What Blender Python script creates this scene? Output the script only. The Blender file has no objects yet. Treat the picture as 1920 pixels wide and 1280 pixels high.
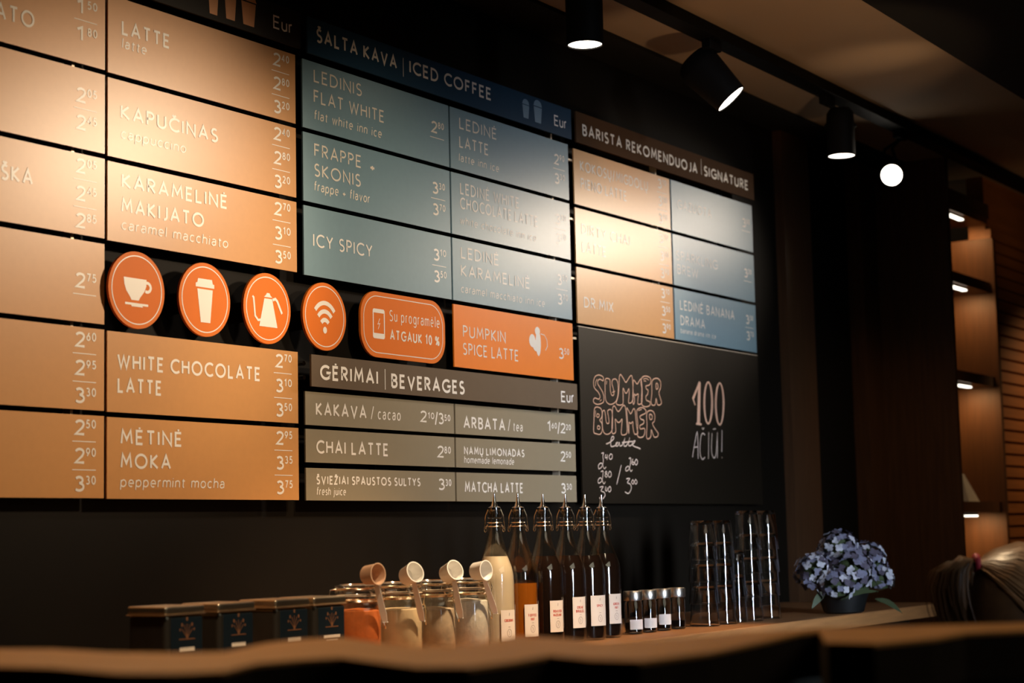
import bpy, bmesh, math, random
from mathutils import Vector, Matrix
from math import sin, cos, pi, radians as R
random.seed(7)
SC = bpy.context.scene
COL = SC.collection

# ---------------------------------------------------------------- camera
F, YAW, PITCH, ROLL = 3359.8, R(56.876), R(6.168), R(-1.2494)
CAM = Vector((0, -2.6, 1.2))
FW = Vector((sin(YAW)*cos(PITCH), cos(YAW)*cos(PITCH), sin(PITCH)))
RT0 = Vector((cos(YAW), -sin(YAW), 0)); UP0 = RT0.cross(FW)
RT = RT0*cos(ROLL)+UP0*sin(ROLL); UP = UP0*cos(ROLL)-RT0*sin(ROLL)
cd = bpy.data.cameras.new('camera'); cam = bpy.data.objects.new('camera', cd); COL.objects.link(cam)
cd.sensor_width = 36; cd.lens = F/1920*36; cd.clip_start = .02
mw = Matrix((RT, UP, -FW)).transposed().to_4x4(); mw.translation = CAM; cam.matrix_world = mw
cd.dof.use_dof = True; cd.dof.focus_distance = 4.15; cd.dof.aperture_fstop = 4.0
SC.camera = cam
# ---------------------------------------------------------------- view, world
SC.view_settings.view_transform = 'Standard'; SC.view_settings.look = 'None'
SC.view_settings.gamma = 1; SC.view_settings.exposure = 0; SC.view_settings.use_curve_mapping = False
try:
    SC.cycles.use_denoising = True; SC.cycles.sample_clamp_indirect = 4; SC.cycles.caustics_refractive = False
    SC.cycles.max_bounces = 12; SC.cycles.transmission_bounces = 12; SC.cycles.transparent_max_bounces = 12
except Exception: pass
W = bpy.data.worlds.new('world'); SC.world = W; W.use_nodes = True
W.node_tree.nodes['Background'].inputs[0].default_value = (.9, .85, .62, 1)
W.node_tree.nodes['Background'].inputs[1].default_value = .035
# ---------------------------------------------------------------- lamps of the room and added unseen lights
def aim(o, tgt):
    o.rotation_euler = (Vector(tgt)-o.location).to_track_quat('-Z', 'Y').to_euler()
def spot(name, loc, tgt, power, deg, blend, size, color=(1, .72, .42)):
    l = bpy.data.lights.new(name, 'SPOT'); l.energy = power; l.spot_size = R(deg); l.spot_blend = blend
    l.shadow_soft_size = size; l.color = color
    o = bpy.data.objects.new(name, l); COL.objects.link(o); o.location = loc; aim(o, tgt); return o
def area(name, loc, tgt, power, sx, sy, color):
    l = bpy.data.lights.new(name, 'AREA'); l.shape = 'RECTANGLE'; l.size = sx; l.size_y = sy; l.energy = power; l.color = color
    o = bpy.data.objects.new(name, l); COL.objects.link(o); o.location = loc; aim(o, tgt); return o
spot('menu_spot_left', (4.05, -1.60, 2.46), (2.50, 0, 1.72), 225, 36, 1, .08, (1, .78, .54))
spot('menu_spot_middle', (5.75, -.95, 2.34), (4.25, 0, 1.66), 66, 46, 1, .05, (1, .80, .60))
spot('menu_spot_right', (6.65, -.98, 2.46), (4.95, 0, 1.94), 50, 36, 1, .05, (1, .83, .66))
spot('menu_spot_front', (2.9, -1.7, 2.5), (3.42, 0, 1.58), 92, 50, 1, .05, (1, .80, .58))
spot('counter_spot', (3.2, -1.2, 2.5), (3.2, -.45, .95), 270, 48, 1, .04, (1, .70, .42))
spot('counter_spot_left', (2.0, -1.2, 2.5), (2.45, -.45, .98), 130, 32, 1, .04, (1, .72, .45))
spot('counter_spot_right', (4.4, -1.0, 2.5), (4.10, -.47, .95), 120, 27, 1, .04, (1, .66, .36))
spot('bar_spot', (1.75, -1.1, 2.5), (1.3, -1.65, 1.1), 62, 70, 1, .05, (1, .64, .30))
spot('ceiling_wash', (4.15, -1.3, 1.5), (4.78, -.42, 2.62), 15, 50, .3, .05, (1, .64, .36))  # this and the next two: unseen uplights added to brighten the ceiling
spot('ceiling_accent', (4.9, -1.4, 1.8), (5.08, -.64, 2.62), 13, 20, 1, .05, (1, .66, .38))
spot('ceiling_far', (7.2, -1.2, 1.9), (7.4, -.5, 2.62), 2.5, 70, 1, .12, (1, .60, .3))
spot('slat_wall_spot', (8.2, -1.1, 2.35), (7.6, -.29, 1.6), 34, 50, 1, .05, (1, .58, .25))
spot('column_fill', (5.4, -1.3, 2.3), (6.4, -.05, 1.3), 16, 46, 1, .08, (1, .62, .32))  # added light that warms the dark wood panels
spot('hair_spot', (3.5, -1.2, 2.5), (2.93, -1.62, 1.15), 90, 20, .8, .03)
area('window_daylight', (1.9, -5.35, 1.75), (4.5, -.4, 1.0), 13, .5, 2.0, (.70, .82, 1)).data.spread = R(26)
area('ambient_fill', (2.5, -3.9, 2.5), (2.5, -3.9, 0), 16, 2.0, 2.0, (1, .93, .72))  # unseen soft fill, added to lift the dark areas

# ---------------------------------------------------------------- helpers
def lin(c):
    return tuple(((x/255)/12.92 if x/255 <= .04045 else ((x/255+.055)/1.055)**2.4) for x in c)
MATS = {}
def mat(name, col, rough=.5, metal=0, spec=.5, var=.06, scale=30, trans=0, emit=None, es=0, bump=0, ior=1.45, stretch=None, coat=0, alpha=1):
    if name in MATS: return MATS[name]
    m = bpy.data.materials.new(name); m.use_nodes = True; n = m.node_tree.nodes; l = m.node_tree.links
    b = n['Principled BSDF']
    b.inputs['Roughness'].default_value = rough; b.inputs['Metallic'].default_value = metal
    b.inputs['Specular IOR Level'].default_value = spec; b.inputs['Transmission Weight'].default_value = trans
    b.inputs['IOR'].default_value = ior; b.inputs['Coat Weight'].default_value = coat; b.inputs['Coat Roughness'].default_value = .1
    b.inputs['Alpha'].default_value = alpha
    tc = n.new('ShaderNodeTexCoord'); mp = n.new('ShaderNodeMapping'); nz = n.new('ShaderNodeTexNoise')
    l.new(tc.outputs['Object'], mp.inputs[0]); l.new(mp.outputs[0], nz.inputs['Vector'])
    if stretch: mp.inputs['Scale'].default_value = stretch
    nz.inputs['Scale'].default_value = scale; nz.inputs['Detail'].default_value = 5
    mx = n.new('ShaderNodeMix'); mx.data_type = 'RGBA'
    a = tuple(max(0, x*(1-var)) for x in col); c = tuple(min(1, x*(1+var)) for x in col)
    mx.inputs[6].default_value = (*a, 1); mx.inputs[7].default_value = (*c, 1)
    l.new(nz.outputs[0], mx.inputs[0]); l.new(mx.outputs[2], b.inputs['Base Color'])
    if bump:
        bp = n.new('ShaderNodeBump'); bp.inputs['Strength'].default_value = bump; bp.inputs['Distance'].default_value = .002
        l.new(nz.outputs[0], bp.inputs['Height']); l.new(bp.outputs[0], b.inputs['Normal'])
    if emit:
        b.inputs['Emission Color'].default_value = (*emit, 1); b.inputs['Emission Strength'].default_value = es
    MATS[name] = m; return m
def tone(name, lo, hi, rough=.42, **k):
    "a paint whose two tones alternate in a fine noise"
    return mat(name, tuple((a+b)/2 for a, b in zip(lo, hi)), rough, **k)
TAN = mat('tan_panel_paint', (.60, .285, .092), .35, spec=.42, var=.05, scale=60)
BLUE = mat('blue_panel_paint', (.17, .285, .34), .37, spec=.45, var=.05, scale=60)
NAVY = mat('navy_header_paint', (.015, .048, .088), .55, spec=.12)
BROWN = mat('brown_header_paint', (.075, .038, .018), .7, spec=.04)
TAUPE = mat('taupe_panel_paint', (.26, .215, .14), .5, spec=.3, var=.04)
ORANGE = mat('orange_panel_paint', (.80, .20, .015), .42, spec=.25, var=.04)
SIGNOR = mat('orange_sign_paint', (.74, .17, .012), .5, spec=.15, var=.04)
WHITE = mat('white_lettering_vinyl', (.86, .80, .72), .38, spec=.5, var=.03)
CREAM = mat('cream_lettering_vinyl', (.80, .73, .62), .38, spec=.5, var=.03)
PALE = mat('pale_grey_lettering_vinyl', (.72, .67, .60), .4, var=.03)
LEDGEM = mat('pale_panel_edge', (.75, .6, .42), .4)
CUPOR = mat('orange_cup_vinyl', (.62, .24, .05), .45)
CUPBL = mat('blue_cup_vinyl', (.16, .26, .34), .45)
CHALK = mat('chalk', (.70, .55, .45), .9, var=.3, scale=400)
CHALKOR = mat('orange_chalk', (.72, .42, .28), .9, var=.25, scale=400)
BLACKB = mat('blackboard_paint', (.012, .0085, .005), .5, spec=.15, var=.15, scale=12, bump=.05)
WALLM = mat('black_wall_paint', (.008, .006, .004), .6, spec=.08, var=.2, scale=6)
CEILM = mat('brown_ceiling_paint', (.34, .24, .15), .8, var=.05, scale=5)
DARKM = mat('black_soffit_paint', (.013, .012, .010), .8, spec=.2)
METB = mat('black_fixture_metal', (.005, .005, .005), .6, spec=.1)
CHROME = mat('chrome', (.8, .8, .8), .12, 1)
STEEL = mat('brushed_steel', (.62, .58, .52), .3, 1, var=.1)
WIRE = mat('steel_wire', (.7, .62, .5), .2, 1)
TINM = mat('dark_tin_metal', (.17, .155, .13), .3, .9, var=.15)
TINL = mat('tin_lid_metal', (.66, .56, .42), .34, 1, var=.12)
TINLAB = mat('dark_navy_tin_label', (.006, .013, .02), .4)
COPPER = mat('copper_print', (.30, .14, .07), .45, .4)
WOOD = mat('oiled_wood', (.34, .155, .055), .42, var=.35, scale=14, stretch=(.6, 6, 6), bump=.1)
WOODF = mat('bar_wood', (.31, .15, .045), .5, var=.35, scale=10, stretch=(1, 5, 5))
WOODD = mat('dark_wood', (.075, .034, .014), .5, var=.5, scale=9, stretch=(9, 9, .5), bump=.2)
WOODS = mat('shelf_wood', (.13, .05, .016), .5, var=.35, scale=9, stretch=(8, 8, .6))
SLATM = mat('slat_wood', (.38, .14, .04), .5, var=.35, scale=6, stretch=(.5, 4, 8))
BARF = mat('bar_front_paint', (.006, .006, .005), .8, spec=.1)
def thin_glass(name, tint, ior, rough=.01, boost=1.0, low=.045):
    "clear glass wall: mirror by Fresnel, otherwise see-through"
    m = bpy.data.materials.new(name); m.use_nodes = True; n = m.node_tree.nodes; l = m.node_tree.links; n.clear()
    o = n.new('ShaderNodeOutputMaterial'); mx = n.new('ShaderNodeMixShader'); tr = n.new('ShaderNodeBsdfTransparent'); gl = n.new('ShaderNodeBsdfGlossy'); lw = n.new('ShaderNodeLayerWeight')
    lw.inputs[0].default_value = .5; pw = n.new('ShaderNodeMath'); pw.operation = 'POWER'; pw.inputs[1].default_value = 4; mu = n.new('ShaderNodeMath'); mu.operation = 'MULTIPLY_ADD'; mu.inputs[1].default_value = .8*boost; mu.inputs[2].default_value = low; mu.use_clamp = True
    tr.inputs[0].default_value = (*tint, 1); gl.inputs['Roughness'].default_value = rough; gl.inputs['Color'].default_value = (1, 1, 1, 1)
    l.new(lw.outputs['Facing'], pw.inputs[0]); l.new(pw.outputs[0], mu.inputs[0]); l.new(mu.outputs[0], mx.inputs[0]); l.new(tr.outputs[0], mx.inputs[1]); l.new(gl.outputs[0], mx.inputs[2]); l.new(mx.outputs[0], o.inputs[0])
    return m
GLASS = thin_glass('clear_glass', (.97, .97, .95), 1.5, .02, 1.0)
GLASSL = thin_glass('thick_lid_glass', (.97, .96, .93), 1.5, .12, 1.6, .16)
GLASSR = mat('solid_glass', (1, 1, 1), .0, trans=1, ior=1.45, var=0)
LAMP = mat('lamp_lens', (1, 1, 1), .5, emit=(1, .88, .74), es=9)
LED = mat('led_strip', (1, 1, 1), .5, emit=(1, .90, .74), es=3.5)
PLASTIC = mat('white_scoop_plastic', (.86, .85, .82), .35, var=.04)
PETAL = [mat('petal_lilac', (.13, .13, .19), .7, var=.3, scale=80), mat('petal_pale', (.38, .38, .43), .7, var=.2, scale=80), mat('petal_purple', (.06, .05, .075), .7, var=.3, scale=80)]
LEAFM = mat('leaf_green', (.035, .05, .018), .5, var=.3)
POTM = mat('dark_pot_glaze', (.007, .007, .007), .4)
LABM = mat('paper_label', (.60, .54, .48), .8, var=.05)
REDINK = mat('red_ink', (.40, .055, .03), .8)
GREYINK = mat('grey_ink', (.17, .14, .11), .8)
PAPER = mat('white_paper', (.6, .57, .5), .8)
HAIR = mat('brown_hair', (.075, .036, .015), .42, spec=.35, var=.4, scale=60)
SKIN = mat('skin', (.46, .25, .17), .5)
CLOTH = mat('dark_cloth', (.02, .02, .024), .9, bump=.3, scale=200)
TIE = mat('red_hair_tie', (.30, .015, .03), .6)

def tag(o, label=None, cat=None, group=None, kind=None):
    if label: o['label'] = label
    if cat: o['category'] = cat
    if group: o['group'] = group
    if kind: o['kind'] = kind
    return o
ORG = {}
def thing(name, label, cat, loc, group=None):
    o = bpy.data.objects.new(name, None); o.empty_display_size = .05; COL.objects.link(o); o.location = loc
    ORG[o.name] = Vector(loc); return tag(o, label, cat, group)
class MB:
    def __init__(s): s.v = []; s.f = []
    def add(s, v, f):
        n = len(s.v); s.v += [tuple(p) for p in v]; s.f += [tuple(i+n for i in q) for q in f]; return s
    def box(s, x0, x1, y0, y1, z0, z1):
        return s.add([(x, y, z) for z in (z0, z1) for x, y in ((x0, y0), (x1, y0), (x1, y1), (x0, y1))],
                     [(3, 2, 1, 0), (4, 5, 6, 7), (0, 1, 5, 4), (1, 2, 6, 5), (2, 3, 7, 6), (3, 0, 4, 7)])
    def lathe(s, prof, c=(0, 0, 0), n=32, M=None):
        v = []; f = []; c = Vector(c); k = len(prof)
        for r, z in prof:
            for i in range(n):
                a = 2*pi*i/n; p = Vector((r*cos(a), r*sin(a), z))
                if M: p = M @ p
                v.append(p+c)
        for j in range(k-1):
            for i in range(n):
                a, b = j*n+i, j*n+(i+1) % n; f.append((a, b, b+n, a+n))
        if prof[0][0] > 1e-6 and prof[0][0] < .0001: pass
        return s.add(v, f)
    def solid(s, prof, c=(0, 0, 0), n=32, M=None):
        "lathe closed with end caps"
        s.lathe(prof, c, n, M); k = len(s.v)-len(prof)*n
        s.f.append(tuple(k+i for i in range(n))[::-1]); s.f.append(tuple(k+(len(prof)-1)*n+i for i in range(n))); return s
    def tube(s, pts, r, n=8, closed=False):
        pts = [Vector(p) for p in pts]; m = len(pts); rr = r if isinstance(r, (list, tuple)) else [r]*m
        v = []; f = []; prev = None
        for i, p in enumerate(pts):
            t = (pts[(i+1) % m]-pts[i-1]) if closed else (pts[min(i+1, m-1)]-pts[max(i-1, 0)])
            if t.length < 1e-9: t = Vector((0, 0, 1))
            t.normalize()
            u = prev-t*prev.dot(t) if prev is not None else t.cross(Vector((0, 0, 1)) if abs(t.z) < .9 else Vector((1, 0, 0)))
            if u.length < 1e-6: u = t.orthogonal()
            u.normalize(); prev = u; w = t.cross(u)
            for j in range(n):
                a = 2*pi*j/n; v.append(p+(u*cos(a)+w*sin(a))*rr[i])
        for i in range(m if closed else m-1):
            for j in range(n):
                a = i*n+j; b = i*n+(j+1) % n; c = ((i+1) % m)*n+(j+1) % n; d = ((i+1) % m)*n+j; f.append((a, b, c, d))
        if not closed:
            f.append(tuple(range(n))[::-1]); f.append(tuple((m-1)*n+j for j in range(n)))
        return s.add(v, f)
    def build(s, name, m, parent=None, smooth=False, bevel=0):
        o0 = Vector((0, 0, 0)); q = parent
        while q is not None:
            o0 = o0+Vector(q.location); q = q.parent
        me = bpy.data.meshes.new(name); me.from_pydata([tuple(Vector(p)-o0) for p in s.v], [], s.f); me.update()
        ms = m if isinstance(m, list) else [m]
        for q in ms: me.materials.append(q)
        if smooth:
            for p in me.polygons: p.use_smooth = True
            try: me.set_sharp_from_angle(angle=R(42))
            except Exception: pass
        o = bpy.data.objects.new(name, me); COL.objects.link(o); o.parent = parent
        if bevel:
            b = o.modifiers.new('bevel', 'BEVEL'); b.width = bevel; b.segments = 3; b.limit_method = 'ANGLE'
        return o
def recenter(o):
    "origin of a top-level mesh to its base centre"
    me = o.data; xs = [v.co for v in me.vertices]
    c = Vector(((min(p.x for p in xs)+max(p.x for p in xs))/2, (min(p.y for p in xs)+max(p.y for p in xs))/2, min(p.z for p in xs)))
    for v in me.vertices: v.co -= c
    o.location = c; return o
def struct(name, mb, m, **k):
    o = mb.build(name, m, **k); o['kind'] = 'structure'; return recenter(o)

# a place on a known plane of the room, read off the photograph
def ray(px, py): return FW+RT*((px-960)/F)+UP*((640-py)/F)
def on_y(px, py, Y=0.0):
    d = ray(px, py); return CAM+d*((Y-CAM.y)/d.y)
def on_z(px, py, Z):
    d = ray(px, py); return CAM+d*((Z-CAM.z)/d.z)
def pix(P):
    d = Vector(P)-CAM; z = d.dot(FW); return 960+F*d.dot(RT)/z, 640-F*d.dot(UP)/z
def x_at(px, z, Y=0.0):
    "wall X of the vertical through image column px at height z"
    lo, hi = 1.0, 9.0
    for _ in range(40):
        m = (lo+hi)/2
        if pix((m, Y, z))[0] < px: lo = m
        else: hi = m
    return lo

# ---------------------------------------------------------------- lettering: monoline sans drawn as strokes
def ar(cx, cy, rx, ry, a0, a1, n=14):
    return [(cx+rx*cos(R(a0+(a1-a0)*i/n)), cy+ry*sin(R(a0+(a1-a0)*i/n))) for i in range(n+1)]
def G():
    g = {}
    g['A'] = (.70, [[(0, 0), (.35, 1), (.70, 0)], [(.13, .33), (.57, .33)]])
    g['B'] = (.50, [[(0, 0), (0, 1), (.24, 1)]+ar(.24, .77, .22, .23, 90, -90)+[(0, .54)], [(.22, .54)]+ar(.24, .27, .26, .27, 90, -90)+[(0, 0)]])
    g['C'] = (.70, [ar(.46, .5, .46, .5, 48, 312, 24)])
    g['D'] = (.66, [[(0, 0), (0, 1), (.20, 1)]+ar(.20, .5, .46, .5, 90, -90, 20)+[(0, 0)]])
    g['E'] = (.46, [[(.46, 1), (0, 1), (0, 0), (.46, 0)], [(0, .52), (.40, .52)]])
    g['F'] = (.44, [[(.44, 1), (0, 1), (0, 0)], [(0, .52), (.38, .52)]])
    g['G'] = (.80, [ar(.47, .5, .47, .5, 48, 330, 24)+[(.88, .22), (.88, .48), (.52, .48)]])
    g['H'] = (.60, [[(0, 0), (0, 1)], [(.60, 0), (.60, 1)], [(0, .52), (.60, .52)]])
    g['I'] = (.0, [[(0, 0), (0, 1)]])
    g['J'] = (.32, [[(.32, 1), (.32, .25)]+ar(.08, .25, .24, .27, 0, -95, 8)])
    g['K'] = (.56, [[(0, 0), (0, 1)], [(.52, 1), (.03, .5), (.56, 0)]])
    g['L'] = (.44, [[(0, 1), (0, 0), (.44, 0)]])
    g['M'] = (.80, [[(0, 0), (.10, 1), (.40, .30), (.70, 1), (.80, 0)]])
    g['N'] = (.64, [[(0, 0), (0, 1), (.64, 0), (.64, 1)]])
    g['O'] = (.92, [ar(.46, .5, .46, .5, 90, 450, 30)])
    g['P'] = (.48, [[(0, 0), (0, 1), (.22, 1)]+ar(.22, .74, .26, .26, 90, -90)+[(0, .48)]])
    g['Q'] = (.92, [ar(.46, .5, .46, .5, 90, 450, 30), [(.55, .3), (.9, -.05)]])
    g['R'] = (.52, [[(0, 0), (0, 1), (.22, 1)]+ar(.22, .74, .26, .26, 90, -90)+[(0, .48)], [(.2, .48), (.52, 0)]])
    g['S'] = (.46, [ar(.24, .755, .215, .245, 40, 240, 14)+ar(.22, .25, .25, .26, 62, -140, 16)])
    g['T'] = (.56, [[(0, 1), (.56, 1)], [(.28, 1), (.28, 0)]])
    g['U'] = (.60, [[(0, 1), (0, .30)]+ar(.30, .30, .30, .30, 180, 360)+[(.60, 1)]])
    g['V'] = (.68, [[(0, 1), (.34, 0), (.68, 1)]])
    g['W'] = (1.0, [[(0, 1), (.25, 0), (.50, .9), (.75, 0), (1.0, 1)]])
    g['X'] = (.58, [[(0, 0), (.58, 1)], [(0, 1), (.58, 0)]])
    g['Y'] = (.62, [[(0, 1), (.31, .46), (.62, 1)], [(.31, .46), (.31, 0)]])
    g['Z'] = (.52, [[(0, 1), (.52, 1), (0, 0), (.52, 0)]])
    g['0'] = (.50, [ar(.25, .5, .25, .5, 90, 450, 24)])
    g['1'] = (.22, [[(0, .80), (.20, 1), (.20, 0)]])
    g['2'] = (.44, [ar(.22, .76, .21, .24, 165, -20, 12)+[(.36, .5), (0, 0), (.46, 0)]])
    g['3'] = (.46, [ar(.20, .77, .20, .23, 150, -90, 12), ar(.20, .27, .25, .27, 90, -140, 14)])
    g['4'] = (.50, [[(.38, 0), (.38, 1), (0, .28), (.52, .28)]])
    g['5'] = (.44, [[(.42, 1), (.08, 1), (.04, .57)]+ar(.18, .31, .25, .31, 100, -140, 14)])
    g['6'] = (.48, [ar(.24, .31, .24, .31, 90, 450, 20), [(.36, 1), (.04, .42)]])
    g['7'] = (.44, [[(0, 1), (.44, 1), (.14, 0)]])
    g['8'] = (.46, [ar(.23, .77, .19, .23, -90, 270, 20), ar(.23, .27, .24, .27, 90, 450, 20)])
    g['9'] = (.48, [ar(.24, .69, .24, .31, 90, 450, 20), [(.12, 0), (.44, .58)]])
    x = .70; h = x/2
    g['a'] = (.38, [ar(.19, x-.20, .17, .20, 155, 0, 10)+[(.36, 0)], [(.36, .42), (.17, .41)]+ar(.17, .205, .16, .205, 90, 270, 10)+[(.22, .0), (.36, .13)]])
    g['b'] = (.44, [[(0, 1.05), (0, 0)], ar(.21, h, .22, h, 90, 450, 18)])
    g['c'] = (.36, [ar(.21, h, .21, h, 50, 310, 18)])
    g['d'] = (.44, [[(.43, 1.05), (.43, 0)], ar(.21, h, .21, h, 90, 450, 18)])
    g['e'] = (.42, [[(.0, h), (.42, h)]+ar(.21, h, .21, h, 0, 305, 20)])
    g['f'] = (.26, [ar(.24, .85, .14, .20, 90, 180, 6)+[(.10, 0)], [(0, x), (.26, x)]])
    g['g'] = (.43, [ar(.21, h, .21, h, 90, 450, 18), [(.43, x), (.43, -.10)]+ar(.22, -.10, .21, .20, 0, -150, 8)])
    g['h'] = (.38, [[(0, 1.05), (0, 0)], ar(.19, x-.22, .19, .22, 180, 0, 10)+[(.38, 0)]])
    g['i'] = (.02, [[(.01, x), (.01, 0)], [(.01, .90), (.01, .98)]])
    g['j'] = (.10, [[(.08, x), (.08, -.12)]+ar(-.04, -.12, .12, .16, 0, -90, 5), [(.08, .90), (.08, .98)]])
    g['k'] = (.36, [[(0, 1.05), (0, 0)], [(.33, x), (.02, .33), (.36, 0)]])
    g['l'] = (.02, [[(.01, 1.05), (.01, 0)]])
    g['m'] = (.66, [[(0, x), (0, 0)], ar(.165, x-.2, .165, .2, 180, 0, 10)+[(.33, 0)], ar(.495, x-.2, .165, .2, 180, 0, 10)+[(.66, 0)]])
    g['n'] = (.38, [[(0, x), (0, 0)], ar(.19, x-.22, .19, .22, 180, 0, 10)+[(.38, 0)]])
    g['o'] = (.44, [ar(.22, h, .22, h, 90, 450, 20)])
    g['p'] = (.43, [[(0, x), (0, -.30)], ar(.21, h, .22, h, 90, 450, 18)])
    g['r'] = (.22, [[(0, x), (0, 0)], ar(.18, x-.24, .18, .24, 180, 80, 6)])
    g['s'] = (.32, [ar(.165, x-.175, .14, .175, 40, 245, 10)+ar(.15, .175, .165, .18, 65, -140, 12)])
    g['t'] = (.24, [[(.10, .90), (.10, .12)]+ar(.20, .12, .10, .12, 180, 270, 4), [(0, x), (.24, x)]])
    g['u'] = (.38, [[(0, x), (0, .22)]+ar(.19, .22, .19, .22, 180, 360, 10)+[(.38, x)], [(.38, .22), (.38, 0)]])
    g['v'] = (.36, [[(0, x), (.18, 0), (.36, x)]])
    g['w'] = (.58, [[(0, x), (.15, 0), (.29, x-.04), (.43, 0), (.58, x)]])
    g['y'] = (.36, [[(0, x), (.18, 0)], [(.36, x), (.10, -.30)]])
    g['z'] = (.32, [[(0, x), (.32, x), (0, 0), (.32, 0)]])
    g['+'] = (.40, [[(.20, .12), (.20, .52)], [(0, .32), (.40, .32)]])
    g['/'] = (.30, [[(0, -.12), (.30, 1.08)]])
    g['|'] = (.0, [[(0, -.35), (0, 1.2)]])
    g['!'] = (.0, [[(0, 1), (0, .28)], [(0, .0), (0, .08)]])
    g['%'] = (.70, [[(.08, 0), (.60, 1)], ar(.13, .78, .13, .2, 90, 450, 12), ar(.56, .22, .13, .2, 90, 450, 12)])
    g['.'] = (.02, [[(.0, 0), (.0, .08)]])
    car = lambda c, y: [[(c-.13, y+.17), (c, y+.02), (c+.13, y+.17)]]
    dot = lambda c, y: [[(c, y+.05), (c, y+.17)]]
    for k, b, mk in (('Š', 'S', car), ('Č', 'C', car), ('Ž', 'Z', car), ('Ė', 'E', dot)):
        g[k] = (g[b][0], g[b][1]+mk(g[b][0]/2, 1.07))
    g['ė'] = (g['e'][0], g['e'][1]+dot(.21, .78)); g['Ū'] = (g['U'][0], g['U'][1]+[[(.12, 1.17), (.48, 1.17)]])
    g['Ų'] = (g['U'][0], g['U'][1]+[ar(.42, -.12, .10, .12, 100, 300, 6)])
    return g
GL = G()
def stroke2(pts, w, closed=False):
    "a polyline as a flat ribbon of width w with mitred corners"
    p = [Vector(q) for q in pts]
    q = [p[0]]
    for a in p[1:]:
        if (a-q[-1]).length > 1e-5: q.append(a)
    p = q
    if closed and (p[0]-p[-1]).length < 1e-5: p.pop()
    elif (p[0]-p[-1]).length < 1e-4 and len(p) > 4: p.pop(); closed = True
    n = len(p); L = []; Rr = []
    for i in range(n):
        a = p[i]-p[i-1] if (i > 0 or closed) else p[1]-p[0]
        b = p[(i+1) % n]-p[i] if (i < n-1 or closed) else a
        a = a.normalized(); b = b.normalized()
        na = Vector((-a.y, a.x)); nb = Vector((-b.y, b.x)); m = na+nb
        if m.length < .35: m = na*1.0 if m.length < 1e-3 else m.normalized()*1.0; k = 1.6
        else: m.normalize(); k = min(1/max(m.dot(na), .3), 2.2)
        L.append(p[i]+m*(w/2*k)); Rr.append(p[i]-m*(w/2*k))
    v = L+Rr; f = [(i, (i+1) % n, n+(i+1) % n, n+i) for i in range(n if closed else n-1)]
    return v, f
def text2(s, cap, wt, slant=0, track=.2, width=None):
    wt = wt*1.32
    "(verts, faces, natural width) of a line of text in metres; width condenses or stretches it"
    def pen(sx):
        x = 0; V = []; Fs = []; lay = 0
        for ch in s:
            if ch == ' ': x += .40*cap*sx; continue
            wd, ss = GL[ch]
            for st in ss:
                q = []
                for (a, b) in st:
                    yy = cap*(wt/2+b*(1-wt)) if 0 <= b <= 1 else (cap*(wt/2+b) if b < 0 else cap*(b-wt/2))
                    q.append((x+cap*wt/2+a*cap*sx*.93+slant*yy, yy))
                v, f = stroke2(q, cap*wt); n = len(V); lay += 1; V += [(p[0], p[1], lay % 7) for p in v]; Fs += [tuple(i+n for i in g) for g in f]
            x += (wd*.93+track)*cap*sx+wt*cap
        return V, Fs, x-track*cap*sx
    V, Fs, w = pen(1.0)
    if width:
        a = pen(.5)[2]; b = w; sx = .5+(width-a)/max(b-a, 1e-6)*.5; sx = max(.35, min(2.5, sx)); V, Fs, w = pen(sx)
    return V, Fs, w
class Flat:
    "flat shapes lying on a wall-parallel plane Y, in wall coordinates"
    def __init__(s, Y): s.m = MB(); s.Y = Y; s.k = 0
    def put(s, V, Fs, x, z):
        s.k += 1; y = s.Y-.0004-.00003*(s.k % 8)
        s.m.add([(x+p[0], y-.00006*(p[2] if len(p) > 2 else 0), z+p[1]) for p in V], Fs); return s
    def text(s, t, x, z, cap, wt, width=None, slant=0, track=.2):
        V, Fs, w = text2(t, cap, wt, slant, track, width); return s.put(V, Fs, x, z)
    def px(s, t, xl, yl, xr, cap, wt, slant=0, track=.2):
        p = on_y(xl, yl, s.Y); return s.text(t, p.x, p.z, cap, wt, x_at(xr, p.z, s.Y)-p.x, slant, track)
    def poly(s, pts, x=0, z=0): return s.put(pts, [tuple(range(len(pts)))], x, z)
    def line(s, pts, w, x=0, z=0, closed=False):
        V, Fs = stroke2(pts, w, closed); return s.put(V, Fs, x, z)
    def rect(s, x0, x1, z0, z1): return s.poly([(x0, z0), (x1, z0), (x1, z1), (x0, z1)])
    def build(s, name, m, parent): return s.m.build(name, m, parent)

# ---------------------------------------------------------------- room shell
CEIL = 2.62
struct('wall_back', MB().box(-.6, 5.76, .035, .16, 0, CEIL), WALLM)
struct('floor', MB().box(-.7, 9.2, -5.6, .9, -.1, 0), mat('floor_boards', (.06, .04, .025), .5, var=.3, scale=4))
struct('ceiling', MB().box(-.7, 9.2, -.90, .9, CEIL, CEIL+.08), CEILM)
struct('trim_1', MB().box(-.6, 6.66, -.125, .035, CEIL-.012, CEIL), DARKM)        # black strip over the menu wall
struct('trim_2', MB().box(-.7, 9.2, -5.6, -.90, 2.56, CEIL+.08), DARKM)           # dropped black ceiling over the room
struct('trim_3', MB().box(5.76, 5.99, .0, .10, 0, CEIL), WOODD)       # jambs of the dark opening
struct('trim_4', MB().box(6.47, 6.66, .0, .10, 0, CEIL), WOODD)
struct('wall_recess', MB().box(5.995, 6.465, .06, .10, 0, CEIL), mat('recess_shade', (.008, .007, .005), .7, spec=.1))  # panel closing the opening, its darkness painted in as colour
struct('wall_left', MB().box(-.7, -.6, -5.6, .16, 0, 2.56), DARKM)
struct('wall_far', MB().box(9.1, 9.2, -5.6, .9, 0, CEIL), WOODD)
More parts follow.
